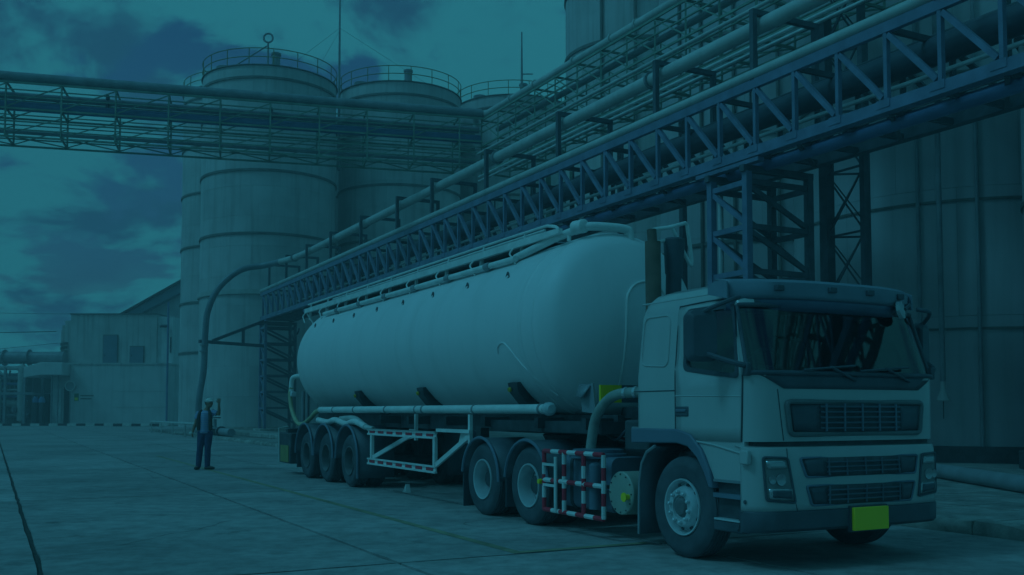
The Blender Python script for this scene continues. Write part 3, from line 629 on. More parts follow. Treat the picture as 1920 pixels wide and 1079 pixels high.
for i, x in enumerate((-48.0, -47.35)):
    gc = thing('gas_bottle', 'blue gas bottle by the canopy, %s of the pair' % ('left' if i == 0 else 'right'), 'gas bottle', (x, 100.4, 0), group='gas bottles')
    MB().lathe((x, 100.4, 0), (0, 0, 1), [(0, .3), (2.3, .3), (2.6, .2), (2.75, .08), (3.0, .08)], 16, cap1=True).build('bottle', DGREY, gc); MB().lathe((x, 100.4, 2.3), (0, 0, 1), [(0, .305), (.3, .31), (.6, .15), (.62, 0)], 16).build('bottle_cap', mat('cap_blue', (.2, .34, .55)), gc)
sh = thing('backdrop_shed', 'dark low backdrop shed added behind the pipe frame at the left edge', 'shed', (-55, 108, 0))  # made-up dark block, added to close bright sky gaps behind the frame
MB().b2((-66, 106, -.05), (-47.4, 112, 5.2)).build('wall', mat('backdrop_wall', (.12, .13, .13), .8, var=.3), sh); MB().b2((-66.3, 105.6, 5.2), (-47.2, 112.3, 5.45)).build('roof', CLAD, sh)
for k in range(6): MB().b2((-65 + k * 3, 105.92, .5), (-63.2 + k * 3, 105.99, 3.6)).build('shed_door', DGREY, sh)
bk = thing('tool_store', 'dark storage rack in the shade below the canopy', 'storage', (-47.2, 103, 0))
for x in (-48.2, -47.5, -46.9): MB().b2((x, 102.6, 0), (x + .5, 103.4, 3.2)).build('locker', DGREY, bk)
for i, (a, b_) in enumerate((((-85, 128, 12.1), (-46.7, 101.8, 9.6)), ((-90, 140, 16.2), (-46.9, 110, 12.2)), ((-90, 130, 8.2), (-47, 104, 8.6)))):
    a, b_ = Vector(a), Vector(b_); pts = [a.lerp(b_, t / 10) + Vector((0, 0, -1.2 * (t / 10) * (1 - t / 10))) for t in range(11)]
    tag(MB().tube(pts, .045 if i == 0 else .02, 5).build('power_line', DGREY), ['thick dark cable strung to the stepped bay at left', 'faint upper wire in the sky left of the upper block', 'faint lowest wire above the duct'][i], 'cable')

# low barrier rail and valve gear by the silo base (site frame)
gr = thing('barrier_rail', 'low pale tubular barrier rail by the foot of the silos', 'barrier', (3.5, 55, 0), True)
p0_, p1_ = Vector((3.45, 61.9, 0)), Vector((3.8, 46.8, 0))
for k in range(5):
    p = p0_.lerp(p1_, k / 4); rod(gr, 'post', p, p + Vector((0, 0, .72)), .045, PIPEL, 8)
rod(gr, 'rail', p0_ + Vector((0, 0, .75)), p1_ + Vector((0, 0, .75)), .07, PIPEL, 10); 
vg = thing('valve_manifold', 'grey pipe and valve gear on the ground behind the standing man', 'valve', (4.6, 47.5, .12), True)
rod(vg, 'pipe', (4.9, 44.0, .35), (4.9, 53, .35), .2, PIPEG, 14); rod(vg, 'riser', (4.9, 48.2, .3), (4.9, 48.2, 1.0), .09, PIPEG); MB().lathe((4.9, 48.2, 1.05), (0, 0, 1), [(0, .3), (.06, .3)], 16, cap0=True, cap1=True).build('hand_wheel', DGREY, vg)
for s_ in (46.5, 49.5): rod(vg, 'flange', (4.9, s_ - .06, .35), (4.9, s_ + .06, .35), .29, DGREY, 14)
MB().b2((4.55, 47.2, .12), (5.1, 47.7, .5)).build('support', DGREY, vg); MB().box((4.7, 49.2, .9), (.4, .5, .5)).build('actuator', PIPEL, vg, bevel=.05)
lg = thing('ledge_slab', 'long concrete ledge at the foot of the far tower', 'ledge', (6.6, 45, .12), True)
for k in range(8): MB().b2((5.9, 34 + k * 2.6, .12), (7.4, 34 + k * 2.6 + 2.55, .3 + random.uniform(0, .04))).build('ledge_block', KERBM, lg, bevel=.03)

# ================================================================ TRACTOR
TR = thing('tractor_truck', 'white cab-over tractor truck with sun visor and yellow number plate', 'truck', (1.25, 2.0, 0), True)
CW, CC = 2.42, 1.21
def lerp(a, b, t): return a + (b - a) * t
TAB = [(1.17, 0.0, .88, -.84, -1.03, .035), (1.80, 0.0, .88, -.87, -1.03, .04), (2.44, .055, .85, -.68, -.82, .05), (2.58, .10, .82, -.62, -.77, .06), (2.66, .17, .76, -.53, -.69, .06), (2.71, .32, .64, -.38, -.54, .05), (2.735, .62, .40, -.10, -.26, .03)]
def prm(z):
    z = max(TAB[0][0], min(TAB[-1][0], z))
    for a, b_ in zip(TAB, TAB[1:]):
        if z <= b_[0] + 1e-9: q = (z - a[0]) / (b_[0] - a[0]); return [lerp(x, y, q) for x, y in zip(a[1:], b_[1:])]
FI = [20, 42, 64, 90]
def ring(z):
    tin, sr, s_c, sf, bu = prm(z); wf = -.70 + (2.44 - min(2.44, max(1.8, z))) / .64 * -.12
    pts = [(CC, sr), (.8, sr), (tin + .14, sr), (tin + .045, sr - .03), (tin, sr - .13)]
    side = [.14, -.02, -.36, wf]; lo = s_c
    for i, s_ in enumerate(side): pts.append((tin, max(min(s_, sr - .15 - .01 * i), lo + .012 * (4 - i))))
    pts.append((tin, s_c))
    for a in FI: pts.append((tin + .25 * (1 - math.cos(R_(a))), s_c - (s_c - sf) * math.sin(R_(a))))
    for t_ in (.5, .85, CC): pts.append((max(t_, tin + .3), sf - bu * (1 - ((t_ - CC) / 1.0) ** 2) if t_ > tin + .25 else sf))
    return pts
NR = len(ring(1.5)); I_DR, I_WR, I_WF, I_C, I_WS = 5, 6, 8, 9, 10
ZL = [1.17, 1.3, 1.5, 1.66, 1.80, 1.95, 2.12, 2.28, 2.44, 2.51, 2.58, 2.62, 2.66, 2.69, 2.71, 2.735]
def full(z, off=0.0):
    nr = ring(z); o = []
    for i, (t_, s_) in enumerate(nr):
        zz = z
        if abs(z - 1.80) < .01: zz += {5: .07, 6: .065, 7: .02, 8: -.03, 9: -.02}.get(i, 0)
        o.append(Vector((t_, s_, zz)))
    far = [Vector((CW - p.x, p.y, p.z)) for p in o[-2:0:-1]]
    o = o + far
    if off:
        c = Vector((CC, 0, 0)); k = len(o); q = []
        for i, p in enumerate(o):
            d_ = o[(i + 1) % k] - o[i - 1]; nrm = Vector((-d_.y, d_.x, 0)).normalized()
            if nrm.dot(Vector((p.x - CC, p.y, 0))) < 0: nrm = -nrm
            q.append(p + nrm * off)
        o = q
    return o
RG = [full(z) for z in ZL]; K = len(RG[0]); MIR = lambda i: (2 * (NR - 1) - i) % K
zi = {z: i for i, z in enumerate(ZL)}; w0, w1 = zi[1.80], zi[2.44]
def inwin(j): return 'ws' if I_WS <= j < MIR(I_WS) else 'near' if I_WR <= j < I_WF else 'far' if MIR(I_WF) <= j < MIR(I_WR) else None
def shell(sel, rings):
    b = MB(); b.v = [tuple(p) for r in rings for p in r]
    for i in range(len(rings) - 1):
        for j in range(K):
            if sel(i, j): b.f.append((i * K + j, i * K + (j + 1) % K, (i + 1) * K + (j + 1) % K, (i + 1) * K + j)); b.m.append(0)
    return b
def clean(o):
    bm = bmesh.new(); bm.from_mesh(o.data); bmesh.ops.delete(bm, geom=[v for v in bm.verts if not v.link_faces], context='VERTS'); bm.to_mesh(o.data); bm.free(); return o
b = shell(lambda i, j: not (w0 <= i < w1 and inwin(j)), RG)
b.f.append(tuple((len(ZL) - 1) * K + j for j in range(K))); b.m.append(0)
cab = b.build('cab', WHITE, TR, ang=28); clean(cab)
# doors: proud panels with their own edge
OFF = [full(z, .009) for z in ZL]; zt = zi[2.51]
for side in ('near', 'far'):
    def sel(i, j, side=side):
        jj = j if side == 'near' else MIR(j + 1)
        return I_DR <= jj < I_C and i < zt and not (w0 <= i < w1 and inwin(j))
    d_ = shell(sel, OFF).build('door', WHITE, TR, solid=.02, ang=28); clean(d_)
INN = [full(z, -.012) for z in ZL]
for nm, key, par in (('windshield', 'ws', cab), ('side_window', 'near', cab), ('side_window', 'far', cab)):
    clean(shell(lambda i, j: w0 <= i < w1 and inwin(j) == key, INN).build(nm, GLASS, TR))
# window gaskets (rounded) on both sides
def tin(z): return prm(z)[0]
for side in (0, 1):
    oc = rquad([(0.0, 1.845), (-.84, 1.745), (-.715, 2.462), (0.0, 2.462)], .075); ic = rquad([(-.045, 1.885), (-.795, 1.79), (-.69, 2.415), (-.045, 2.415)], .07)
    fx = lambda t_: t_ if side == 0 else CW - t_
    b = MB(); rows = []
    for pl, dt in ((oc, .004), (oc, -.016), (ic, -.016), (ic, .03)): rows.append([(fx(tin(p[1]) + dt), p[0], p[1]) for p in pl] + [(fx(tin(pl[0][1]) + dt), pl[0][0], pl[0][1])])
    b.grid(rows).build('window_seal', BLACK, TR, ang=60)
# windshield surround and black band below it
def loop(level, off, j0, j1): r = full(level, off); return [r[j % K] for j in range(j0, j1 + 1)]
bot, top = loop(1.80, .006, I_WS, MIR(I_WS)), loop(2.44, .006, I_WS, MIR(I_WS))
lft = [full(z, .006)[I_WS] for z in ZL[w0:w1 + 1]]; rgt = [full(z, .006)[MIR(I_WS)] for z in ZL[w0:w1 + 1]]
MB().tube(bot, .022, 8).tube(top, .022, 8).tube(lft, .020, 8).tube(rgt, .020, 8).build('windshield_seal', BLACK, TR)
def fs(t_, z, off=0.0, P=prm):     # front surface s at a given t
    ti, sr, s_c, sf, bu = P(z); tt = t_ if t_ <= CC else CW - t_
    if tt < ti + .25: a = math.acos(max(-1, min(1, 1 - (tt - ti) / .25))); return s_c - (s_c - sf) * math.sin(a) - off
    return sf - bu * max(0, 1 - ((tt - CC) / 1.0) ** 2) - off
def fpatch(quad, off, m, name, parent, n=14, k=3, P=prm, solid=.012, bev=0):
    """quad: (t,z) bottom-left, bottom-right, top-right, top-left on the front surface"""
    rows = []
    for i in range(k + 1):
        v = i / k; a = [lerp(quad[0][q], quad[3][q], v) for q in (0, 1)]; c = [lerp(quad[1][q], quad[2][q], v) for q in (0, 1)]; r = []
        for j in range(n + 1):
            u = j / n; t_, z = lerp(a[0], c[0], u), lerp(a[1], c[1], u); r.append((t_, fs(t_, z, off, P), z))
        rows.append(r)
    return MB().grid(rows).build(name, m, parent, solid=solid)
fpatch([(.34, 1.655), (2.10, 1.655), (2.35, 1.79), (.07, 1.79)], .006, BLACK, 'cowl_panel', TR)
def fline(pts, off, P=prm): return [(t_, fs(t_, z, off, P), z) for t_, z in pts]
# grille in the upper front
gp = rquad([(.40, 1.235), (2.10, 1.235), (2.14, 1.535), (.36, 1.535)], .05)
MB().tube(fline([tuple(p) for p in gp], .012), .024, 8, closed=True).build('grille_frame', mat('grille_rim', (.17, .185, .19), .5), TR)
gpl = fpatch([(.40, 1.235), (2.10, 1.235), (2.14, 1.535), (.36, 1.535)], .006, DGREY, 'grille', TR)
for zz in (1.29, 1.34, 1.39, 1.44, 1.49): MB().tube(fline([(lerp(.75, 1.8, q / 10), zz) for q in range(11)], .018), .011, 6).build('grille_bar', mat('grille_slat', (.11, .135, .17), .5), gpl)
for tt in (.82, 1.05, 1.28, 1.51, 1.74): MB().tube(fline([(tt, 1.26), (tt, 1.52)], .02), .012, 6).build('grille_bar', BLUEG, gpl)
fpatch([(.44, 1.27), (.74, 1.265), (.74, 1.50), (.41, 1.50)], .016, BLACK, 'grille_blank', gpl, n=6); fpatch([(1.82, 1.265), (2.07, 1.27), (2.10, 1.50), (1.82, 1.50)], .016, BLACK, 'grille_blank', gpl, n=6)
MB().tube(fline([(.27, 1.65), (.30, 1.4), (.33, 1.18)], .001), .004, 6).build('panel_seam', DGREY, TR)
# bumper
def prb(z): q = (z - .33) / .8; return [-.012, 0, -.87, -1.05 - .02 * math.sin(max(0, min(1, q)) * 3.1), .05]
def bring(z, s_end, off=0):
    o = [(-.012, s_end)] + [(-.012 + .25 * (1 - math.cos(R_(a))), -.87 - (-.87 - prb(z)[3]) * math.sin(R_(a))) for a in (0, 18, 36, 54, 72, 90)]
    o += [(t_, fs(t_, z, 0, prb)) for t_ in (.4, .6, .85, 1.1)]
    o = [Vector((t_, s_ - off, z)) for t_, s_ in o]; return o + [Vector((CW - p.x, p.y, p.z)) for p in o[::-1]]
bu = MB().grid([bring(z, -.84) for z in (.535, .6, .7, .85, 1.0, 1.08)] + [bring(1.12, -.84, -.012), [p + Vector((0, .09, 0)) for p in bring(1.135, -.84)]]).build('bumper', WHITE, TR, solid=.03, ang=40)
MB().grid([[p + Vector((0, .1, 0)) for p in bring(.345, -.80)], [p + Vector((0, .02, 0)) for p in bring(.35, -.80)], bring(.38, -.80, .012), bring(.53, -.80, .012), bring(.545, -.80)]).build('bumper_skirt', BLACK, TR, solid=.03, ang=40)
MB().grid([[Vector((max(.06, min(CW - .06, p.x)), p.y + .07, p.z)) for p in bring(z, -.84)] for z in (.9, 1.2)]).build('bumper_gap', DGREY, TR)
fpatch([(.06, 2.452), (2.36, 2.452), (2.30, 2.60), (.11, 2.60)], .005, BLACK, 'visor_header', TR)
for q, (z0, z1, ta, tb_, tc_, td) in enumerate(((.845, 1.02, .54, 1.97, 2.02, .48), (.585, .765, .60, 1.90, 1.96, .54))):
    g_ = fpatch([(ta, z0), (tb_, z0), (td if False else tc_, z1), (td, z1)], .006, DGREY, 'lower_grille', TR, P=prb)
    MB().tube(fline([tuple(p) for p in rquad([(ta, z0), (tb_, z0), (tc_, z1), (td, z1)], .03)], .006, prb), .012, 6, closed=True).build('grille_edge', BLUEG, g_)
    for k in range(1, 4): MB().tube(fline([(lerp(.78, 1.74, i / 8), lerp(z0, z1, k / 4)) for i in range(9)], .016, prb), .009, 6).build('grille_bar', MATS['grille_slat'], g_)
    for tt in (.80, 1.02, 1.26, 1.48, 1.72): MB().tube(fline([(tt, z0 + .01), (tt, z1 - .01)], .018, prb), .010, 6).build('grille_bar', MATS['grille_slat'], g_)
    fpatch([(ta + .03, z0 + .02), (.76, z0 + .02), (.76, z1 - .02), (td + .04, z1 - .02)], .014, BLACK, 'grille_blank', g_, n=5, P=prb); fpatch([(1.76, z0 + .02), (tb_ - .03, z0 + .02), (tc_ - .04, z1 - .02), (1.76, z1 - .02)], .014, BLACK, 'grille_blank', g_, n=5, P=prb)
for side in (0, 1):
    fx = (lambda t_: t_) if side == 0 else (lambda t_: CW - t_)
    qd = [(fx(.105), .645), (fx(.41), .615), (fx(.335), 1.025), (fx(.085), 1.035)]
    hl = fpatch(qd, .008, mat('lamp_housing', (.20, .21, .21), .4), 'headlight', TR, n=8, k=6, P=prb)
    MB().tube(fline([tuple(p) for p in rquad(qd, .03)], .012, prb), .011, 6, closed=True).build('lamp_rim', BLACK, hl)
    for tt, zz, r, m_ in ((.25, .83, .055, LAMPG), (.16, .83, .04, LAMPG)):
        t0_ = fx(tt); MB().lathe((t0_, fs(t0_, zz, .008, prb), zz), (0, -1, 0), [(0, r), (.012, r), (.010, r * .75), (.003, r * .2)], 20, cap1=True).build('lamp', m_, hl)
    fpatch([(fx(.12), .93), (fx(.33), .93), (fx(.31), 1.0), (fx(.105), 1.0)], .018, LAMPG, 'indicator', hl, n=5, P=prb)
    fpatch([(fx(.13), .66), (fx(.385), .64), (fx(.37), .745), (fx(.125), .75)], .018, LAMPG, 'fog_lamp_frame', hl, n=5, P=prb); fpatch([(fx(.16), .672), (fx(.36), .655), (fx(.35), .73), (fx(.155), .735)], .026, BLACK, 'fog_lamp', hl, n=5, P=prb)
MB().tube(fline([(.34, 1.11), (.345, .9), (.44, .54)], .002, prb), .004, 6).build('bumper_seam', DGREY, TR)
MB().box((-.03, -.93, 1.03), (.05, .11, .13)).build('marker_light', WHITE, TR, bevel=.012); MB().box((-.03, -.878, 1.03), (.02, .018, .10)).build('marker_bezel', BLACK, TR, bevel=.004)
MB().lathe((-.013, -.90, .625), (-1, 0, 0), [(0, .02), (.006, .018)], 12, cap1=True).build('tow_cover', BLACK, TR)
MB().b2((1.06, -1.175, .335), (1.51, -1.14, .55)).build('number_plate', YELLOW, TR, bevel=.006); MB().b2((1.045, -1.14, .322), (1.525, -1.10, .563)).build('plate_holder', BLACK, TR)
# visor
def vis(t_, f): tt = (t_ - CC) / CC; return -.67 - .33 * (1 - abs(tt) ** 3.0) * f
vr = []
for (z, f, sh) in ((2.70, .55, .12), (2.69, .85, .03), (2.655, 1, .0), (2.54, 1.0, .01), (2.50, .97, .02)):
    vr.append([(lerp(-.03, CW + .03, i / 24), vis(lerp(-.03, CW + .03, i / 24), f) + sh, z) for i in range(25)])
vz = MB().grid(vr).build('sun_visor', mat('visor_grey', (.21, .255, .31), .4), TR, solid=.02, ang=60)
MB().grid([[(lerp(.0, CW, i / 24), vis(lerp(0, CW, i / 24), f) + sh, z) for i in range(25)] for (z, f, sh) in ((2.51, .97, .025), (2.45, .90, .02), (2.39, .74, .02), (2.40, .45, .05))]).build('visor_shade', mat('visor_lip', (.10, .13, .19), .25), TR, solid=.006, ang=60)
for tt in (.42, 1.0, 1.5, 2.02): MB().box((tt, vis(tt, 1) - .005, 2.60), (.09, .05, .055)).build('visor_lamp', BLACK, vz, bevel=.008)
for x0 in (-.028, CW + .01): MB().prism([(-.70, 2.50), (-.42, 2.56), (-.42, 2.66), (-.62, 2.69), (-.70, 2.66)], 0, x0, x0 + .018).build('visor_cheek', mat('visor_grey', (.21, .255, .31)), vz)
# side trim
fl_ = lambda pts, off=-.004: [(tin(z) + off, s_, z) for s_, z in pts]
MB().tube(fl_([(.13, 1.17), (.13, 1.8), (.13, 2.2), (.13, 2.5)], -.008), .007, 6).build('door_seam', DGREY, TR); MB().tube(fl_([(-.85, 1.17), (-.865, 1.5), (-.875, 1.78)], -.002), .007, 6).build('door_seam', DGREY, TR)
MB().tube(fl_([(.13, 2.5), (-.3, 2.515), (-.66, 2.515)], -.009), .008, 6).build('rain_gutter', DGREY, TR)
MB().tube(fl_([(.86, 1.655), (.14, 1.655)], -.001), .006, 6).build('panel_seam', DGREY, TR); MB().tube(fl_([(.14, 1.60), (-.3, 1.595), (-.86, 1.585)], -.007), .008, 6).build('body_crease', WHITE, TR)
MB().tube(fl_([(.84, 2.585), (.14, 2.585), (-.6, 2.585)], .004), .012, 6).build('roof_crease', WHITE, TR); 
rp = rquad([(.74, 1.93), (.27, 1.90), (.27, 2.43), (.72, 2.43)], .09); MB().tube([(tin(p[1]) + .001, p[0], p[1]) for p in rp], .011, 8, closed=True).build('side_panel_rim', WHITE, TR)
MB().box((-.008, .02, 1.445), (.022, .21, .10)).build('handle_recess', BLACK, TR, bevel=.012); MB().box((-.024, .02, 1.455), (.015, .16, .03)).build('door_handle', BLUEG, TR, bevel=.006)
# lower door panel, arch, steps
MB().prism([(-.02, 1.175), (-.2, 1.165), (-.32, 1.03), (-.42, .86), (-.45, .80), (-.875, .80), (-.875, 1.175)], 0, .004, .3).build('lower_door_panel', WHITE, TR, bevel=.02)
MB().tube([(-.0, s_, z) for s_, z in ((-.1, 1.165), (-.45, 1.13), (-.86, 1.06))], .012, 6).build('panel_ridge', WHITE, TR)
outp = [(.885, 1.27), (.1, 1.27), (-.12, 1.225), (-.28, 1.09), (-.40, .90), (-.46, .72)]; inp = [(-.40, .72), (-.33, .86), (-.22, 1.0), (-.08, 1.10), (.1, 1.13), (.5, 1.12), (.885, 1.11)]
MB().prism(outp + inp, 0, -.03, .42).build('wheel_arch', BLUEG, TR, bevel=.015)
fp = [(.47, 1.09), (.62, 1.02), (.71, .9), (.755, .7), (.765, .4), (.77, .16)]
MB().grid([[(x, s_, z) for s_, z in fp] for x in (-.01, .4)]).build('mud_flap', BLACK, TR, solid=.02); MB().tube([(-.012, s_, z) for s_, z in fp], .018, 6).build('flap_edge', PIPEG, TR)
MB().b2((.05, -.84, .43), (.4, -.46, .80)).build('step_well', DGREY, TR); MB().b2((-.012, -.85, .33), (.35, -.45, .43)).build('step', BLACK, TR, bevel=.015); MB().b2((-.02, -.83, .432), (.2, -.47, .45)).build('step_tread', STEEL, TR); MB().b2((-.012, -.85, .64), (.3, -.45, .68)).build('step_ledge', BLUEG, TR); MB().b2((-.008, -.86, .785), (.2, -.45, .81)).build('sill_strip', PIPEG, TR)
# mirrors
for side in (0, 1):
    fx = (lambda t_: t_) if side == 0 else (lambda t_: CW - t_)
    mr = MB(); rows = []
    for sc_, d_ in ((.8, -.05), (1, -.02), (1, .05), (.93, .085)):
        rows.append([(fx(-.26 + (p[0]) * sc_), -.62 + d_ - .35 * p[0] , 2.145 + p[1] * sc_) for p in rrect(-.125, .125, -.24, .24, .06, 4)] )
        rows[-1].append(rows[-1][0])
    b = MB().grid(rows); k = len(rows[0]) - 1; b.add(rows[0][:-1], [tuple(range(k))]); b.add(rows[-1][:-1], [tuple(range(k))]); mo = b.build('side_mirror', BLACK, TR, ang=50)
    MB().tube(curve([(fx(.03), -.80, 2.5), (fx(-.1), -.85, 2.47), (fx(-.22), -.7, 2.40), (fx(-.26), -.6, 2.35)], 4), .022, 8).build('mirror_arm', BLACK, mo); MB().tube(curve([(fx(.02), -.93, 1.86), (fx(-.08), -.9, 1.88), (fx(-.2), -.72, 1.95), (fx(-.25), -.62, 2.0)], 4), .026, 8).build('mirror_arm', BLACK, mo)
    MB().box((fx(.0), -.93, 1.83), (.05, .07, .12)).build('mirror_bracket', BLACK, mo, bevel=.01)
fm = MB().lathe((2.02, -.97, 2.47), (-.35, .9, -.15), [(0, .02), (.02, .09), (.05, .105), (.06, .10)], 20, cap1=True).build('front_mirror', LAMPG, TR); MB().tube([(2.12, -.72, 2.5), (2.12, -.95, 2.52), (2.02, -.97, 2.47)], .018, 8).build('mirror_arm', BLACK, fm)
# wipers
for t0_, t1_ in ((.55, 1.2), (1.25, 1.95)):
    w_ = MB().tube([(lerp(t0_, t1_, i / 8), fs(lerp(t0_, t1_, i / 8), 1.84 + .05 * i / 8, .04), 1.83 + .05 * i / 8) for i in range(9)], .012, 6).build('wiper_blade', BLACK, TR); MB().tube([(t1_, fs(t1_, 1.74, .02), 1.74), (lerp(t0_, t1_, .5), fs(lerp(t0_, t1_, .5), 1.86, .05), 1.86)], .014, 6).build('wiper_arm', BLACK, w_)
# cab interior
MB().b2((.08, -.55, 1.2), (2.36, .8, 1.24)).build('cab_floor', DGREY, TR); MB().b2((.12, .74, 1.2), (2.30, .78, 2.55)).build('rear_lining', SEAT, TR)
MB().prism([(-.98, 1.5), (-.45, 1.5), (-.5, 1.78), (-.62, 1.84), (-.98, 1.77)], 0, .12, 2.30).build('dashboard', BLACK, TR, bevel=.03)
for tc_ in (.62, 1.88):
    st_ = MB().b2((tc_ - .25, -.05, 1.25), (tc_ + .25, .45, 1.6)).build('seat', SEAT, TR, bevel=.06); MB().prism([(.35, 1.55), (.5, 1.55), (.62, 2.25), (.5, 2.27)], 0, tc_ - .24, tc_ + .24).build('backrest', SEAT, st_, bevel=.05); MB().box((tc_, .58, 2.36), (.28, .1, .18)).build('headrest', SEAT, st_, bevel=.04)
c_ = Vector((.62, -.36, 1.88)); ax = Vector((0, .75, .66)).normalized(); u_ = Vector((1, 0, 0)); v_ = ax.cross(u_)
sw = MB().tube([c_ + (u_ * math.cos(a * math.pi / 16) + v_ * math.sin(a * math.pi / 16)) * .23 for a in range(32)], .016, 8, closed=True).build('steering_wheel', BLACK, TR); MB().tube([c_ + u_ * .22, c_ - u_ * .22], .015, 6).tube([c_, c_ - ax * .35], .03, 8).build('steering_column', BLACK, sw)

# ---------------------------------------------------------------- wheels
def wheel(parent, s_, tside, R=.5, w=.30, style='front', outward=-1, rimm=STEEL):
    """outer face at t = tside; outward -1 = near side"""
    c = Vector((tside, s_, R)); ax = (outward, 0, 0); o_ = -w
    prof = [(-w + .02, R * .56), (-w, R * .66), (-w, R * .82), (-w + .02, R * .93), (-w + .045, R * .985)]
    x = -w + .05
    for k in range(5):
        ww = (w - .1) / 5; prof += [(x + .006, R), (x + ww - .012, R), (x + ww - .008, R * .975), (x + ww - .001, R * .975)]; x += ww
    prof += [(-.045, R * .985), (-.02, R * .93), (-.004, R * .88), (0, R * .80), (-.008, R * .73), (-.004, R * .66), (-.02, R * .575), (-.05, R * .55)]
    wo = MB().lathe(c, ax, prof, 56).build('wheel', RUBBER, parent, ang=30)
    ri = R * .565
    if style == 'front':
        MB().lathe(c, ax, [(-.02, ri), (-.002, ri * .985), (-.004, ri * .94), (-.03, ri * .90), (-.09, ri * .86), (-.10, ri * .80), (-.02, ri * .70), (.012, ri * .64), (.016, ri * .42), (-.01, ri * .40), (-.012, ri * .36)], 40).build('rim', rimm, wo, ang=32)
        hubd, nr_, nn = .018, ri * .53, 10; MB().lathe(c, ax, [(-.02, ri * .38), (.0, ri * .34), (.022, ri * .28), (.024, 0)], 28).build('hub', RIMDK, wo)
    else:
        MB().lathe(c, ax, [(-.02, ri), (-.002, ri * .985), (-.004, ri * .93), (-.04, ri * .90), (-.12, ri * .87), (-.19, ri * .83)], 40).build('rim', rimm, wo, ang=32)
        hubd, nr_, nn = -.20, ri * .58, 10; MB().lathe(c, ax, [(-.188, ri * .84), (-.205, ri * .76), (-.20, ri * .45)], 40).build('rim_disc', mat('disc_shade', (.22, .235, .25), .5) if rimm is STEEL else DGREY, wo, ang=32); MB().lathe(c, ax, [(-.21, ri * .46), (-.13, ri * .42), (-.10, ri * .36), (-.095, 0)], 28).build('hub', DGREY, wo)  # disc coloured darker than the rim, shade of the deep dish painted in
        for k in range(8):
            a = 2 * math.pi * k / 8; MB().lathe(c + Vector((outward * -.203, math.cos(a) * ri * .69, math.sin(a) * ri * .69)), ax, [(0, .024), (.004, .022)], 10, cap1=True).build('vent_hole', DGREY, wo)
    for k in range(nn):
        a = 2 * math.pi * k / nn + .2; p = c + Vector((outward * hubd, math.cos(a) * nr_, math.sin(a) * nr_))
        MB().lathe(p, ax, [(0, .019), (.028, .017), (.034, .010)], 8, cap1=True).build('wheel_nut', STEEL if rimm is STEEL else RIMDK, wo)
    if style == 'front':
        for k in range(10):
            a = 2 * math.pi * (k + .5) / 10 + .2; p = c + Vector((outward * -.058, math.cos(a) * ri * .77, math.sin(a) * ri * .77))
            MB().lathe(p, ax, [(0, .021), (.012, .019)], 10, cap1=True).build('vent_hole', DGREY, wo)
    return wo
wheel(TR, .06, 0.0); wheel(TR, .06, 2.5, outward=1)
for s_ in (3.28, 4.62):
    wheel(TR, s_, .02, style='dual'); wheel(TR, s_, .36, style='dual'); wheel(TR, s_, 2.48, style='dual', outward=1); wheel(TR, s_, 2.14, style='dual', outward=1)
    for x0, x1 in ((-.01, .66), (1.84, 2.51)):
        b = MB(); arc = [(s_ - .575 * math.cos(R_(a)), .52 + .56 * math.sin(R_(a))) for a in range(-2, 176, 11)]
        fd = b.grid([[(x, p[0], p[1]) for p in arc] for x in (x0, x1)]).build('fender', BLACK, TR, solid=.02); xe = x0 if x0 < 1 else x1
        MB().tube([(xe, p[0], p[1]) for p in arc], .022, 6).build('fender_lip', BLUEG, fd)
        MB().b2((x0 + .02, s_ + .575, .08 if s_ > 4 else .18), (x1 - .02, s_ + .592, .56)).build('mud_flap', BLACK, fd)
for x in (.84, 1.66): MB().b2((x - .04, -.5, .72), (x + .04, 5.4, 1.0)).build('chassis_rail', DGREY, TR)
for s_ in (.06, 3.28, 4.62): rod(TR, 'axle', (.2, s_, .5), (2.3, s_, .5), .09, DGREY, 12)
MB().b2((.7, -.7, .5), (1.8, .7, 1.15)).build('engine', DGREY, TR, bevel=.06)
for s_ in (-.3, 1.2, 2.4, 3.9, 5.3): MB().b2((.88, s_, .75), (1.62, s_ + .08, .97)).build('cross_member', DGREY, TR)
MB().lathe((1.25, 3.95, 1.02), (0, 0, 1), [(0, .5), (.1, .55), (.13, .5)], 32, cap0=True, cap1=True).build('fifth_wheel', DGREY, TR); MB().b2((.75, 3.6, .96), (1.75, 4.3, 1.03)).build('fifth_wheel_base', DGREY, TR)
# fuel tank, battery box, air tank
ft = MB().prism(rrect(.14, .70, .29, .92, .1, 4), 1, 1.52, 2.6).build('fuel_tank', BLUEG, TR, ang=50)
for s_ in (1.75, 2.35): MB().prism(rrect(.132, .708, .282, .928, .1, 4), 1, s_, s_ + .06).build('tank_strap', DGREY, ft)
MB().lathe((.3, 2.05, .9), (0, 0, 1), [(0, .34), (.05, .34), (.06, .3), (.1, .3)], 28, cap1=True).build('tank_lid', BLUEG, ft); MB().lathe((.06, 1.74, .33), (0, 0, 1), [(0, .07), (.5, .07), (.53, .04)], 16, cap1=True).build('filter_bowl', BLUEG, ft)
at = MB().lathe((.0, 1.11, .56), (1, 0, 0), [(-.012, 0), (-.012, .225), (0, .235), (.6, .235)], 36).build('air_tank', mat('khaki_tank', (.40, .42, .36), .5), TR)
for k in range(12): MB().lathe((-.012, 1.11 + .205 * math.cos(k * .5236), .56 + .205 * math.sin(k * .5236)), (-1, 0, 0), [(0, .010), (.01, .008)], 6, cap1=True).build('cap_bolt', DGREY, at)
MB().lathe((-.01, .96, .53), (-1, 0, 0), [(0, .03), (.05, .03), (.055, .05), (.07, .05)], 12, cap1=True).build('drain_valve', YELLOW, at)
sg = [];
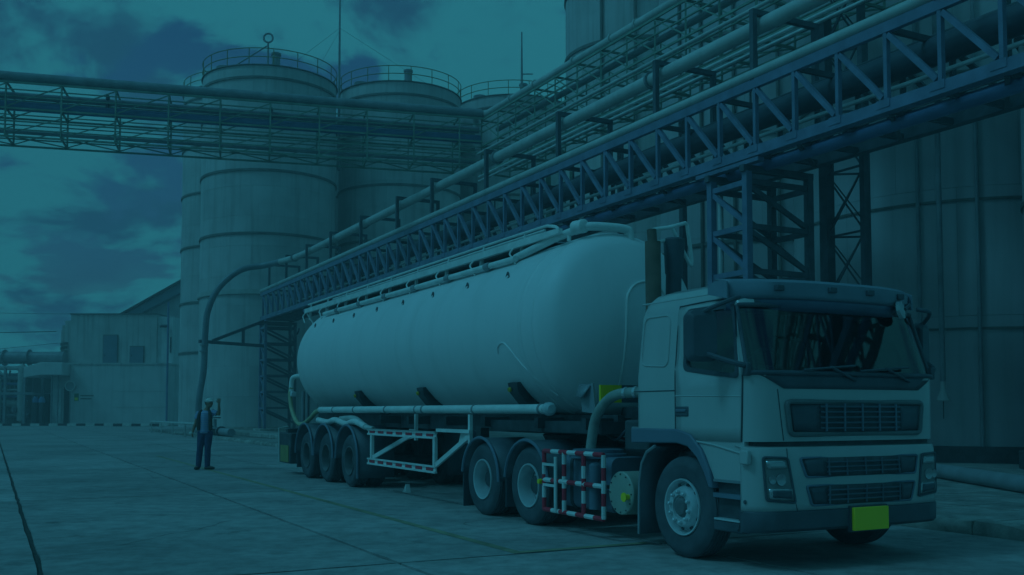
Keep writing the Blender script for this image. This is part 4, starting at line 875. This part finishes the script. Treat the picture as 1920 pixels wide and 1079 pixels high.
def striped(name, parent, p0, p1, r=.028, seg=.115, start=0):
    p0, p1 = Vector(p0), Vector(p1); L = (p1 - p0).length; k = max(2, round(L / seg)); b = MB()
    for i in range(k): b.mi = (i + start) % 2; b.tube([p0.lerp(p1, i / k), p0.lerp(p1, (i + 1) / k)], r, 8, caps=(i in (0, k - 1)))
    return b.build(name, [RED, RAILW], parent)
GUARD = MB().box((.06, 2.1, .6), (.05, 1.3, .04)).build('side_guard', DGREY, TR)
for k, zz in enumerate((.25, .61, .96)): striped('guard_rail', GUARD, (-.03, 1.42, zz), (-.03, 2.76, zz), seg=.19, start=k)
for k, s_ in enumerate((1.42, 1.84, 2.28, 2.76)): striped('guard_post', GUARD, (-.03, s_, .25), (-.03, s_, .96), seg=.14, start=(k + 1) % 2)
rod(TR, 'white_post', (-.06, 2.43, .24), (-.06, 2.43, .9), .022, RAILW); 
for zz in (.55, .8): bar(TR, 'ladder_rung', (-.05, 2.43, zz), (-.05, 2.74, zz), .03, .03, RAILW)
MB().lathe((-.02, 2.86, .58), (-1, 0, 0), [(0, .035), (.04, .03)], 10, cap1=True).build('side_reflector', YELLOW, TR)
# stack, intake, rail, hose and clutter behind the cab
MB().tube([(.52, 1.2, 1.2), (.50, 1.2, 3.36)], .09, 16).tube([(.50, 1.2, 3.3), (.50, 1.22, 3.50)], .055, 12).build('exhaust_stack', BROWN, TR)
MB().lathe((.76, 1.2, 2.0), (.03, 0, 1), [(0, .085), (1.0, .09), (1.02, .10), (1.40, .125), (1.42, .11)], 24, cap1=True).build('air_intake', BLACK, TR)
MB().tube(curve([(.54, 1.22, 3.44), (.52, 1.22, 3.50), (.75, 1.22, 3.55), (.98, 1.22, 3.62)], 3) + curve([(1.0, 1.22, 3.6), (1.05, 1.22, 3.3), (1.06, 1.22, 3.16), (1.02, 1.22, 3.17), (.79, 1.22, 3.54)], 4), .022, 8).tube([(.56, 1.22, 3.36), (.80, 1.22, 3.42)], .02, 8).build('rear_guard_rail', RAILW, TR)
MB().tube(curve([(.32, 2.25, .9), (.33, 2.24, 1.08), (.34, 2.13, 1.4), (.35, 1.8, 1.62), (.38, 1.35, 1.66), (.42, 1.0, 1.66)], 6), .062, 14).build('delivery_hose', HOSEG, TR)
for s_, z in ((1.5, 1.655), (1.3, 1.66)): MB().lathe((.37, s_, z), (0, 1, 0), [(0, .075), (.05, .075)], 14, cap0=True, cap1=True).build('hose_clamp', CHROME, TR)
MB().b2((.45, 1.0, 1.1), (2.05, 1.08, 2.0)).build('rear_panel', DGREY, TR); MB().b2((.3, 1.02, 1.0), (.95, 1.5, 1.35)).build('valve_box', DGREY, TR, bevel=.03)
for k in range(6): MB().tube(curve([(.5 + .22 * k, 1.1, 1.5 - .05 * (k % 3)), (.5 + .2 * k, 1.7, 1.25), (.7 + .16 * k, 2.3, 1.1), (.8 + .14 * k, 2.9, 1.3)], 5), .018, 6).build('air_line', [BLACK, RED, PIPEB][k % 3], TR)
MB().box((.35, 1.25, 1.2), (.12, .2, .16)).build('junction_box', PIPEG, TR, bevel=.02)

# ================================================================ TRAILER
TL = thing('tank_trailer', 'white cylindrical bulk tank semi-trailer coupled to the tractor', 'tank trailer', (1.25, 9.0, 0), True)
RT, ZC, S0, S1 = 1.235, 2.58, 3.12, 14.0
RK, RC = .38, 2.2; PHI = math.asin((RT - RK) / (RC - RK)); DEP = RC - (RC - RK) * math.cos(PHI)
prof = [(S0 - DEP + RC * (1 - math.cos(PHI * i / 12)), RC * math.sin(PHI * i / 12)) for i in range(13)]
prof += [(S0 - RK * math.sin(a), RT - RK + RK * math.cos(a)) for a in [(math.pi / 2 - PHI) * (1 - i / 14) for i in range(1, 15)]]
prof += [(S0 + (S1 - S0) * i / 10, RT) for i in range(1, 11)] + [(S1 + 1.0 * x, RT * (1 - x ** 2.1) ** (1 / 2.1)) for x in [i / 14 for i in range(1, 15)]]
tank = MB().lathe((1.25, 0, ZC), (0, 1, 0), prof, 96).build('tank', TANKW, TL, ang=60)
for s_, w_, pr in ((3.16, .05, .010), (3.5, .10, .010), (6.4, .03, .004), (9.6, .03, .004), (12.6, .03, .004), (14.0, .05, .008)):
    MB().lathe((1.25, s_, ZC), (0, 1, 0), [(-w_ / 2, RT - .004), (-w_ / 2 + .012, RT + pr), (w_ / 2 - .012, RT + pr), (w_ / 2, RT - .004)], 96).build('weld_seam', TANKW, tank, ang=80)
# ridge hoop on the front head and the bent rod line on the flank
def rad(s_):
    return RT
def on_tank(s_, ang, off=0.0): r = rad(s_) + off; return Vector((1.25 - r * math.cos(ang), s_, ZC + r * math.sin(ang)))
MB().tube(curve([on_tank(4.25, a, .003) if False else on_tank(s_, a, .003) for s_, a in ((4.2, -.28), (4.15, -.2), (4.0, -.17), (3.85, -.24), (3.55, -.5), (3.2, -.85))], 5), .012, 6).build('flank_rib', TANKW, tank)
def head_s(dx_, dz):
    r = math.hypot(dx_, dz)
    if r > RC * math.sin(PHI): return S0 - math.sqrt(max(0, RK * RK - (r - RT + RK) ** 2))
    return S0 - DEP + RC * (1 - math.cos(math.asin(r / RC)))
hp = [Vector((p.x, p.y, 0)) for p in curve([(-.22, -.95, 0), (-.20, .15, 0), (-.12, .42, 0), (.05, .53, 0), (.25, .53, 0), (.42, .42, 0), (.50, .15, 0), (.50, -.95, 0)], 5)]
MB().tube([(1.25 + p.x, head_s(p.x, p.y) - .008, ZC + p.y) for p in hp], .016, 6).build('head_hoop', RAILW, tank)
# walkway
wk = MB().b2((.50, 4.0, 3.775), (.56, 15.3, 3.875)).build('walkway_edge', RAILW, TL); MB().b2((.56, 4.0, 3.80), (1.9, 15.2, 3.82)).build('walkway_plate', PIPEG, wk)
MB().tube(curve([(.56, 3.4, 3.8), (.56, 3.45, 3.9), (.58, 3.75, 3.97)], 4) + [Vector((.60, 5, 3.985)), Vector((.60, 15.3, 3.985))], .022, 8).build('hand_rail', RAILW, TL)
MB().tube([(.8, 4.2, 4.0), (.8, 14, 4.0)], .02, 8).build('hand_rail', RAILW, TL)
MB().prism([(3.3, 3.80), (4.0, 3.775), (4.0, 3.875), (3.3, 3.86)], 0, .50, .56).build('walkway_end', RAILW, wk)
for k in range(9):
    s_ = 4.4 + k * 1.33; rod(TL, 'rail_stay', (.58, s_, 3.86), (.60, s_, 3.985), .018, RAILW, 6)
    st = MB().tube(curve([(.52, s_ + .2, 3.79), (.45, s_ + .2, 3.70), (.44, s_ + .1, 3.62), on_tank(s_, .86, .01)], 4), .014, 6).build('walkway_stay', RAILW, TL)
    p = on_tank(s_ - .05, .70, .02); MB().tube([p, p + Vector((-.04, -.12, -.08)), p + Vector((-.03, .04, -.14)), p], .014, 6).build('tie_hook', DGREY, TL)
    MB().beam(on_tank(s_ + .1, 1.0, -.02), (.60, s_ + .1, 3.79), .04, .05).build('walkway_bracket', RAILW, TL)
MB().tube([(.44, 4.4, 3.60), (.44, 13.5, 3.60)], .045, 12).build('top_pipe', RAILW, TL)
for k in range(6): rod(TL, 'pipe_coupling', (.44, 5.2 + k * 1.45, 3.60), (.44, 5.36 + k * 1.45, 3.60), .06, PIPEG, 12)
MB().tube([(.5, 4.5, 3.63), (.62, 3.6, 3.78), (.7, 3.1, 3.84)], .055, 14).build('top_pipe', RAILW, TL)
MB().lathe((.70, 3.1, 3.86), (.2, -1, .02), [(-.11, .06), (-.09, .092), (-.03, .092), (0, .08), (.03, .092), (.09, .092), (.11, .06)], 20, cap0=True, cap1=True).build('pipe_union', RAILW, TL)
MB().tube(curve([(.72, 3.05, 3.85), (.85, 3.0, 3.865), (1.12, 2.95, 3.865), (1.30, 2.92, 3.85), (1.36, 2.91, 3.80), (1.37, 2.91, 3.6)], 6), .058, 16).build('front_elbow', RAILW, TL)
for p in ((.66, 3.3, 3.7), (.5, 4.55, 3.5)): rod(TL, 'pipe_support', p, (p[0], p[1], p[2] + .14), .03, RAILW)
for dx_ in (-.1, .25, .55): MB().tube([(.62 + dx_, 15.25, 3.82), (.75 + dx_ * .8, 15.0, 3.45), (1.0 + dx_ * .5, 14.85, 3.15)], .018, 6).build('rear_stay', RAILW, TL)
# saddles, bottom pipe, frame
for s_ in (10.55, 7.35, 4.05):
    a0, a1 = -.72, -2.42
    rows = [[Vector((1.25 - (RT + o_) * math.cos(lerp(a0, a1, i / 16)), s_ + w_, ZC + (RT + o_) * math.sin(lerp(a0, a1, i / 16)))) for i in range(17)] for o_, w_ in ((.005, -.13), (.05, -.13), (.05, .13), (.005, .13))]
    sd_ = MB().grid(rows).build('saddle', DGREY, TL, ang=50)
    p = on_tank(s_, -.68, .0); MB().prism([(p.x + .02, p.z + .05), (p.x - .09, p.z + .03), (p.x - .06, p.z - .10), (p.x + .1, p.z - .28), (p.x + .2, p.z - .28)], 1, s_ - .13, s_ + .13).build('saddle_head', DGREY, sd_); MB().lathe((p.x - .09, s_ + .05, p.z - .06), (-1, 0, -.3), [(0, .035), (.03, .03)], 12, cap1=True).build('marker_lamp', mat('amber', (.5, .36, .05)), sd_)
bp_ = MB().tube([(.10, 2.95, 1.475), (.10, 12.6, 1.475)], .062, 16).build('discharge_pipe', RAILW, TL)
for s_ in (3.05, 5.0, 6.9, 7.2, 8.6, 10.3, 11.6): rod(bp_, 'pipe_collar', (.10, s_ - .02, 1.475), (.10, s_ + .02, 1.475), .072, PIPEG, 16)
MB().lathe((.10, 2.8, 1.475), (0, 1, 0), [(0, .05), (.03, .085), (.1, .085), (.14, .062)], 16, cap0=True).build('pipe_end_coupling', STEEL, bp_)
MB().tube(curve([(.10, 12.6, 1.475), (.10, 12.95, 1.42), (.10, 13.3, 1.3), (.10, 13.9, 1.16), (.10, 14.4, 1.2), (.10, 14.85, 1.5), (.10, 15.0, 1.85), (.12, 14.95, 2.0)], 6), .05, 12).build('hose', HOSEY, TL)
MB().tube(curve([(.12, 14.97, 1.9), (.12, 14.97, 2.12), (.16, 14.88, 2.24), (.35, 14.6, 2.26)], 5), .055, 12).build('rear_riser', RAILW, TL); MB().box((.14, 14.9, 1.84), (.12, .14, .12)).build('riser_valve', STEEL, TL, bevel=.02)
for x, s_ in ((.3, 14.6), (.45, 14.75)): rod(TL, 'rear_post', (x, s_, 1.1), (x, s_, 1.9), .04, PIPEG)
for x in (.80, 1.70): MB().b2((x - .05, 2.3, 1.14), (x + .05, 14.9, 1.40)).build('frame_rail', DGREY, TL)
MB().b2((.45, 2.2, 1.17), (2.05, 5.2, 1.32)).build('neck_plate', DGREY, TL)
for s_ in (2.4, 3.6, 5.2, 6.6, 8.2, 9.6): MB().b2((.35, s_, 1.22), (2.15, s_ + .1, 1.36)).build('cross_member', DGREY, TL)
MB().prism([(1.0, 2.35), (1.25, 2.1), (1.35, 2.5), (1.2, 2.9)], 2, 1.3, 1.5).build('kingpin_box', DGREY, TL)
np_ = MB().b2((.32, 2.02, 1.55), (.62, 2.05, 1.76)).build('hazard_panel', YELLOW, TL); MB().b2((.62, 2.021, 1.55), (1.0, 2.05, 1.76)).build('hazard_panel', BLACK, TL)
MB().add([(.28, 2.5, 1.62), (.2, 2.25, 1.60), (.3, 2.2, 1.75), (.34, 2.5, 1.78)], [(0, 1, 2, 3)]).build('splash_plate', PIPEG, TL, solid=.02); MB().prism([(2.1, 1.42), (2.4, 1.44), (2.46, 1.76), (2.16, 1.78)], 0, .3, .32).build('front_bracket', PIPEG, TL)
# landing legs
for x in (.5, 2.0): MB().b2((x - .07, 5.5, .35), (x + .07, 5.66, 1.2)).build('landing_leg', DGREY, TL); 
MB().prism([(8.66, 0.0), (8.86, 0.0), (8.78, .06), (8.72, .15)], 0, .5, .58).build('wheel_chock', RAILW, TL)
# side guard
SGD = MB().b2((-.02, 6.2, 1.10), (.03, 9.3, 1.135)).build('side_guard', RAILW, TL)
for z0 in (.49, 1.02):
    MB().b2((-.02, 6.2, z0), (.025, 9.3, z0 + .032)).b2((-.02, 6.2, z0 + .088), (.025, 9.3, z0 + .115)).build('guard_rail', RAILW, SGD); MB().b2((.0, 6.2, z0 + .032), (.02, 9.3, z0 + .088)).build('guard_board', RAILW, SGD)
    for k in range(7): MB().b2((-.012, 6.3 + k * .44, z0 + .036), (-.001, 6.56 + k * .44, z0 + .084)).build('reflector', RED, SGD)
for s_ in (6.24, 9.1): MB().b2((-.015, s_ - .03, .6), (.035, s_ + .05, 1.03)).build('guard_post', RAILW, SGD)
MB().b2((-.0, 5.0, 1.13), (.05, 6.2, 1.18)).build('guard_arm', RAILW, SGD)
for s_, s2, x2 in ((6.2, 5.1, .05), (9.05, 7.9, .35)): MB().beam((.01, s_, .62), (x2, s2, 1.08), .04, .07).build('guard_strut', RAILW, SGD); MB().b2((x2 - .02, s2 - .06, .95), (x2 + .03, s2, 1.4)).build('hanger_post', RAILW, SGD); MB().prism([(s2, 1.0), (s2 + .45, .95), (s2 + .35, 1.14), (s2, 1.14)], 0, x2 + .03, x2 + .045).build('gusset', RAILW, SGD)
# axles, wheels, fenders
for i, s_ in enumerate((10.45, 11.95, 13.35)):
    rod(TL, 'axle', (.2, s_, .5), (2.3, s_, .5), .08, DGREY, 12)
    wheel(TL, s_, .02, style='dual', rimm=RIMDK); wheel(TL, s_, .36, style='dual', rimm=RIMDK); wheel(TL, s_, 2.48, style='dual', outward=1, rimm=RIMDK); wheel(TL, s_, 2.14, style='dual', outward=1, rimm=RIMDK)
    for x0, x1 in ((-.03, .7), (1.8, 2.53)):
        arc = [(s_ - .66 * math.cos(R_(a)), .52 + .66 * math.sin(R_(a))) for a in range(0, 181, 10)]
        if i == 0: arc = [(s_ - .66, .2), (s_ - .66, .36)] + arc
        fd = MB().grid([[(x, p[0], p[1]) for p in arc] for x in (x0, x1)]).build('fender', BLACK, TL, solid=.02)
        if x0 < 1: MB().tube([(x0, p[0], p[1]) for p in arc], .024, 6).build('fender_lip', BLUEG, fd)
MB().b2((.0, 14.0, .2), (.7, 14.02, .6)).build('mud_flap', BLACK, TL)
MB().tube(curve([(.06, 9.6, 1.16), (.05, 10.2, 1.25), (.08, 10.8, 1.2), (.05, 11.4, 1.27), (.08, 12.0, 1.22), (.06, 12.6, 1.26)], 5), .06, 10).build('hose', RAILW, TL); MB().tube(curve([(.1, 9.3, 1.12), (.06, 9.6, 1.16), (.12, 10.4, 1.31), (.1, 11.2, 1.3)], 5), .05, 10).build('hose', PIPEL, TL)
rbx = MB().b2((.0, 14.85, .3), (2.5, 15.0, 1.05)).build('rear_frame', DGREY, TL, bevel=.02); MB().b2((-.02, 14.5, .25), (.3, 15.5, .95)).build('valve_cabinet', DGREY, TL, bevel=.03); MB().b2((-.035, 14.62, .28), (-.02, 15.3, .66)).build('rear_light_panel', mat('amber_dull', (.28, .27, .1)), rbx); MB().tube(rquad([(0, 0), (0, 0), (0, 0), (0, 0)], 0) if False else [(-.02, 15.45, .25), (-.02, 15.5, 1.05), (.2, 15.5, 1.08)], .025, 6).build('cabinet_rail', PIPEL, rbx)

# ================================================================ PERSON
SKIN = mat('skin', (.30, .18, .12), .55, var=.08); HAIR = mat('hair', (.04, .035, .03), .7)
JEANS = mat('jeans', (.05, .07, .15), .85, var=.2, scale=9); SHOE = mat('shoe', (.06, .05, .045), .6); VEST = mat('vest', (.06, .06, .055), .85, var=.2, scale=8); CAPM = mat('cap_cloth', (.60, .62, .58), .8)
SHIRT = mat('shirt', (.34, .39, .52), .85, var=.1, scale=8)
def stripes(m):
    t = m.node_tree; nd = t.nodes; b = nd['Principled BSDF']; src = b.inputs['Base Color'].links[0].from_socket
    g_ = nd.new('ShaderNodeNewGeometry'); sp = nd.new('ShaderNodeSeparateXYZ'); t.links.new(g_.outputs['Position'], sp.inputs[0])
    ml = nd.new('ShaderNodeMath'); ml.operation = 'MULTIPLY'; ml.inputs[1].default_value = 2 * math.pi / .055; t.links.new(sp.outputs[2], ml.inputs[0])
    sn = nd.new('ShaderNodeMath'); sn.operation = 'SINE'; t.links.new(ml.outputs[0], sn.inputs[0])
    gt = nd.new('ShaderNodeMath'); gt.operation = 'GREATER_THAN'; gt.inputs[1].default_value = .25; t.links.new(sn.outputs[0], gt.inputs[0])
    mx_ = nd.new('ShaderNodeMix'); mx_.data_type = 'RGBA'; t.links.new(gt.outputs[0], mx_.inputs[0]); t.links.new(src, mx_.inputs[6]); mx_.inputs[7].default_value = (.22, .30, .52, 1); t.links.new(mx_.outputs[2], b.inputs['Base Color'])
stripes(SHIRT)
PX, PY = -7.60, 24.75
pe = thing('person', 'man in pale cap, striped shirt and dark vest raising one hand by the tanker', 'person', (PX, PY, 0))
def pw(x, y, z): return (PX + x, PY + y, z)
class PB(MB):
    def limb(s, pts, n=14, sq=1.0):
        q = [pw(*p[:3]) for p in pts]; r = [p[3] for p in pts]; return s.tube(q, r, n)
    def ell(s, c, rx, ry, rz, rot=0):
        c = pw(*c); vs = []; fs_ = []; a, b_ = 12, 18
        for i in range(a + 1):
            for j in range(b_):
                th, ph = math.pi * i / a, 2 * math.pi * j / b_; x, y, z = rx * math.sin(th) * math.cos(ph), ry * math.sin(th) * math.sin(ph), rz * math.cos(th)
                vs.append((c[0] + x * math.cos(rot) - y * math.sin(rot), c[1] + x * math.sin(rot) + y * math.cos(rot), c[2] + z))
        for i in range(a):
            for j in range(b_): fs_.append((i * b_ + j, i * b_ + (j + 1) % b_, (i + 1) * b_ + (j + 1) % b_, (i + 1) * b_ + j))
        return s.add(vs, fs_)
    def flesh(s, name, m, vox=.012, sm=6):
        o = s.build(name, m, pe); q = o.modifiers.new('remesh', 'REMESH'); q.mode = 'VOXEL'; q.voxel_size = vox; q.use_smooth_shade = True
        q = o.modifiers.new('smooth', 'SMOOTH'); q.iterations = sm; q.factor = .5; return o
armL = [(-.15, 0, 1.42, .058), (-.20, .0, 1.32, .052), (-.235, .0, 1.17, .042), (-.265, -.03, 1.08, .042), (-.295, -.06, .95, .029), (-.30, -.065, .92, .03)]
armR = [(.15, 0, 1.435, .056), (.25, -.03, 1.40, .05), (.345, -.05, 1.37, .042), (.350, -.075, 1.46, .041), (.352, -.10, 1.60, .028), (.353, -.10, 1.63, .03)]
legL = [(-.085, .0, .93, .095), (-.10, -.01, .75, .082), (-.125, -.015, .52, .058), (-.145, .01, .36, .058), (-.17, .02, .10, .04)]
legR = [(.075, .0, .93, .095), (.075, -.01, .75, .082), (.065, -.01, .52, .058), (.055, .02, .36, .058), (.05, .03, .10, .04)]
tor = [(-.01, 0, .92, .135), (-.015, 0, 1.02, .130), (-.005, 0, 1.16, .138), (.005, 0, 1.30, .150), (.01, 0, 1.40, .135), (.025, 0, 1.47, .075), (.05, -.005, 1.53, .055), (.07, -.01, 1.60, .055)]
b = PB(); b.limb(tor, 20); b.limb(armL); b.limb(armR); b.limb(legL); b.limb(legR)
b.ell((.0, 0, 1.36), .19, .10, .11); b.ell((-.005, 0, .93), .165, .11, .11)
hd = -.75   # face turned towards the truck
b.ell((.09, -.015, 1.645), .092, .075, .118, hd + .35); b.ell((.105, -.03, 1.585), .058, .055, .055)
fx_, fy_ = math.cos(-.75), math.sin(-.75)
b.limb([(.09 + fx_ * .085, -.015 + fy_ * .085, 1.66, .010), (.09 + fx_ * .105, -.015 + fy_ * .105, 1.63, .014), (.09 + fx_ * .085, -.015 + fy_ * .085, 1.618, .011)], 8)
b.limb([(.09 + fx_ * .08 - fy_ * .02, -.015 + fy_ * .08 + fx_ * .02, 1.588, .008), (.09 + fx_ * .088, -.015 + fy_ * .088, 1.588, .009), (.09 + fx_ * .08 + fy_ * .02, -.015 + fy_ * .08 - fx_ * .02, 1.588, .008)], 8)
for sg_ in (-1, 1): b.ell((.09 - sg_ * fy_ * .085, -.015 + sg_ * fx_ * .085, 1.64), .018, .012, .032, hd)
# raised open hand: palm, four fingers, thumb from the side of the palm
b.ell((.353, -.105, 1.672), .040, .017, .050)
for k, (dx_, ln) in enumerate(((-.030, .070), (-.010, .082), (.010, .078), (.030, .062))):
    b.limb([(.353 + dx_, -.105, 1.695, .0095), (.353 + dx_ * 1.45, -.112, 1.70 + ln * .6, .009), (.353 + dx_ * 1.7, -.122, 1.70 + ln, .0078)], 8)
b.limb([(.325, -.105, 1.655, .012), (.298, -.115, 1.685, .0105), (.288, -.122, 1.715, .0085)], 8)
# hanging hand, fingers curled
b.ell((-.305, -.07, .885), .018, .038, .048)
for k in range(4): yy = -.038 - .021 * k; b.limb([(-.307, yy, .86, .0095), (-.30, yy - .004, .82, .009), (-.28, yy, .795 + .006 * abs(k - 1), .008)], 8)
b.limb([(-.295, -.10, .89, .012), (-.275, -.115, .86, .0105), (-.265, -.11, .835, .0085)], 8)
b.ell((-.19, -.05, .05), .045, .11, .04); b.ell((.09, .01, .05), .11, .045, .04)
body = b.flesh('body', SKIN, .0065, 4)
eb = PB()
for sg_ in (-1, 1): eb.ell((.09 + fx_ * .078 - sg_ * fy_ * .032, -.015 + fy_ * .078 + sg_ * fx_ * .032, 1.648), .011, .011, .007)
eb.build('eyes', HAIR, pe)
b = PB(); b.ell((.08, -.005, 1.66), .098, .085, .115, hd + .35); b.limb([(.05, .03, 1.62, .06), (.05, .03, 1.58, .05)]); b.flesh('hair', HAIR, .01, 3).location = (-.012 * fx_ * 2.2, -.012 * fy_ * 2.2, .008)
b = PB(); b.limb([(p[0], p[1], p[2], p[3] + .014) for p in tor[:5]] + [(.02, 0, 1.46, .09)], 20); b.ell((.0, 0, 1.36), .207, .118, .115); b.ell((-.005, 0, .93), .172, .13, .12)
b.limb([(p[0], p[1], p[2], p[3] + .018) for p in armL[:2]] + [(-.215, 0, 1.25, .068)]); b.limb([(p[0], p[1], p[2], p[3] + .018) for p in armR[:2]] + [(.29, -.04, 1.385, .066)])
b.flesh('shirt', SHIRT, .011, 5)
b = PB(); b.limb([(p[0], p[1], p[2], p[3] + .018) for p in legL[:-1]] + [(-.17, .015, .06, .066)], 16); b.limb([(p[0], p[1], p[2], p[3] + .018) for p in legR[:-1]] + [(.05, .03, .06, .066)], 16); b.ell((-.005, 0, .92), .178, .128, .11)
b.flesh('trousers', JEANS, .011, 4)
b = PB(); b.ell((-.19, -.05, .042), .055, .14, .045); b.ell((-.175, .03, .06), .05, .06, .06); b.flesh('shoe', SHOE, .01, 3)
b = PB(); b.ell((.11, .01, .042), .14, .055, .045); b.ell((.045, .03, .06), .06, .05, .06); b.flesh('shoe', SHOE, .01, 3)
b = PB()
for sx, lean in ((-.135, .0), (.15, .0)):
    b.limb([(sx * .62, -.02, 1.475, .03), (sx * .88, -.105, 1.40, .042), (sx * 1.05, -.125, 1.25, .048), (sx * 1.05, -.115, 1.08, .05), (sx * 1.0, -.09, .97, .045)])
b.limb([(.0, .11, 1.43, .06), (.0, .12, 1.2, .085), (.0, .11, 1.0, .07)]); b.flesh('vest', VEST, .011, 6)
b = PB(); b.ell((.085, -.01, 1.70), .108, .092, .075, hd + .35); b.ell((.085 + fx_ * .13, -.01 + fy_ * .13, 1.695), .085, .07, .012, hd); b.flesh('cap', CAPM, .009, 4)
b = PB(); b.ell((-.335, -.08, .90), .05, .035, .045); gl_ = b.build('work_gloves', CAPM); tag(gl_, 'pale work gloves held in the lowered hand of the man', 'gloves')

# ================================================================ ADDED VOLUME
HZ = bpy.data.materials.new('lift_haze'); HZ.use_nodes = True; t_ = HZ.node_tree; t_.nodes.remove(t_.nodes['Principled BSDF'])
pv = t_.nodes.new('ShaderNodeVolumePrincipled'); pv.inputs['Color'].default_value = (.95, .92, .92, 1); pv.inputs['Density'].default_value = 0.004  # thin volume added to lift the dark tones; the site air is clear
t_.links.new(pv.outputs[0], t_.nodes['Material Output'].inputs['Volume'])
hz = MB().b2((-130, -30, -1.1), (90, 160, 46)).build('added_haze', HZ); hz['kind'] = 'stuff'

# repeats of one kind share a group
for o in bpy.data.objects:
    if o.parent is None and 'category' in o and 'group' not in o:
        g_ = {'silo': 'silos around the yard', 'support_tower': 'support towers of the blue truss', 'pipe_rack': 'green pipe racks', 'lightning_mast': 'lightning masts', 'rack_column': 'green rack columns', 'rack_post': 'dark rack posts', 'power_line': 'overhead wires', 'pipe': 'pipes on the bridge and racks'}.get(o.name.split('.')[0])
        if g_: o['group'] = g_
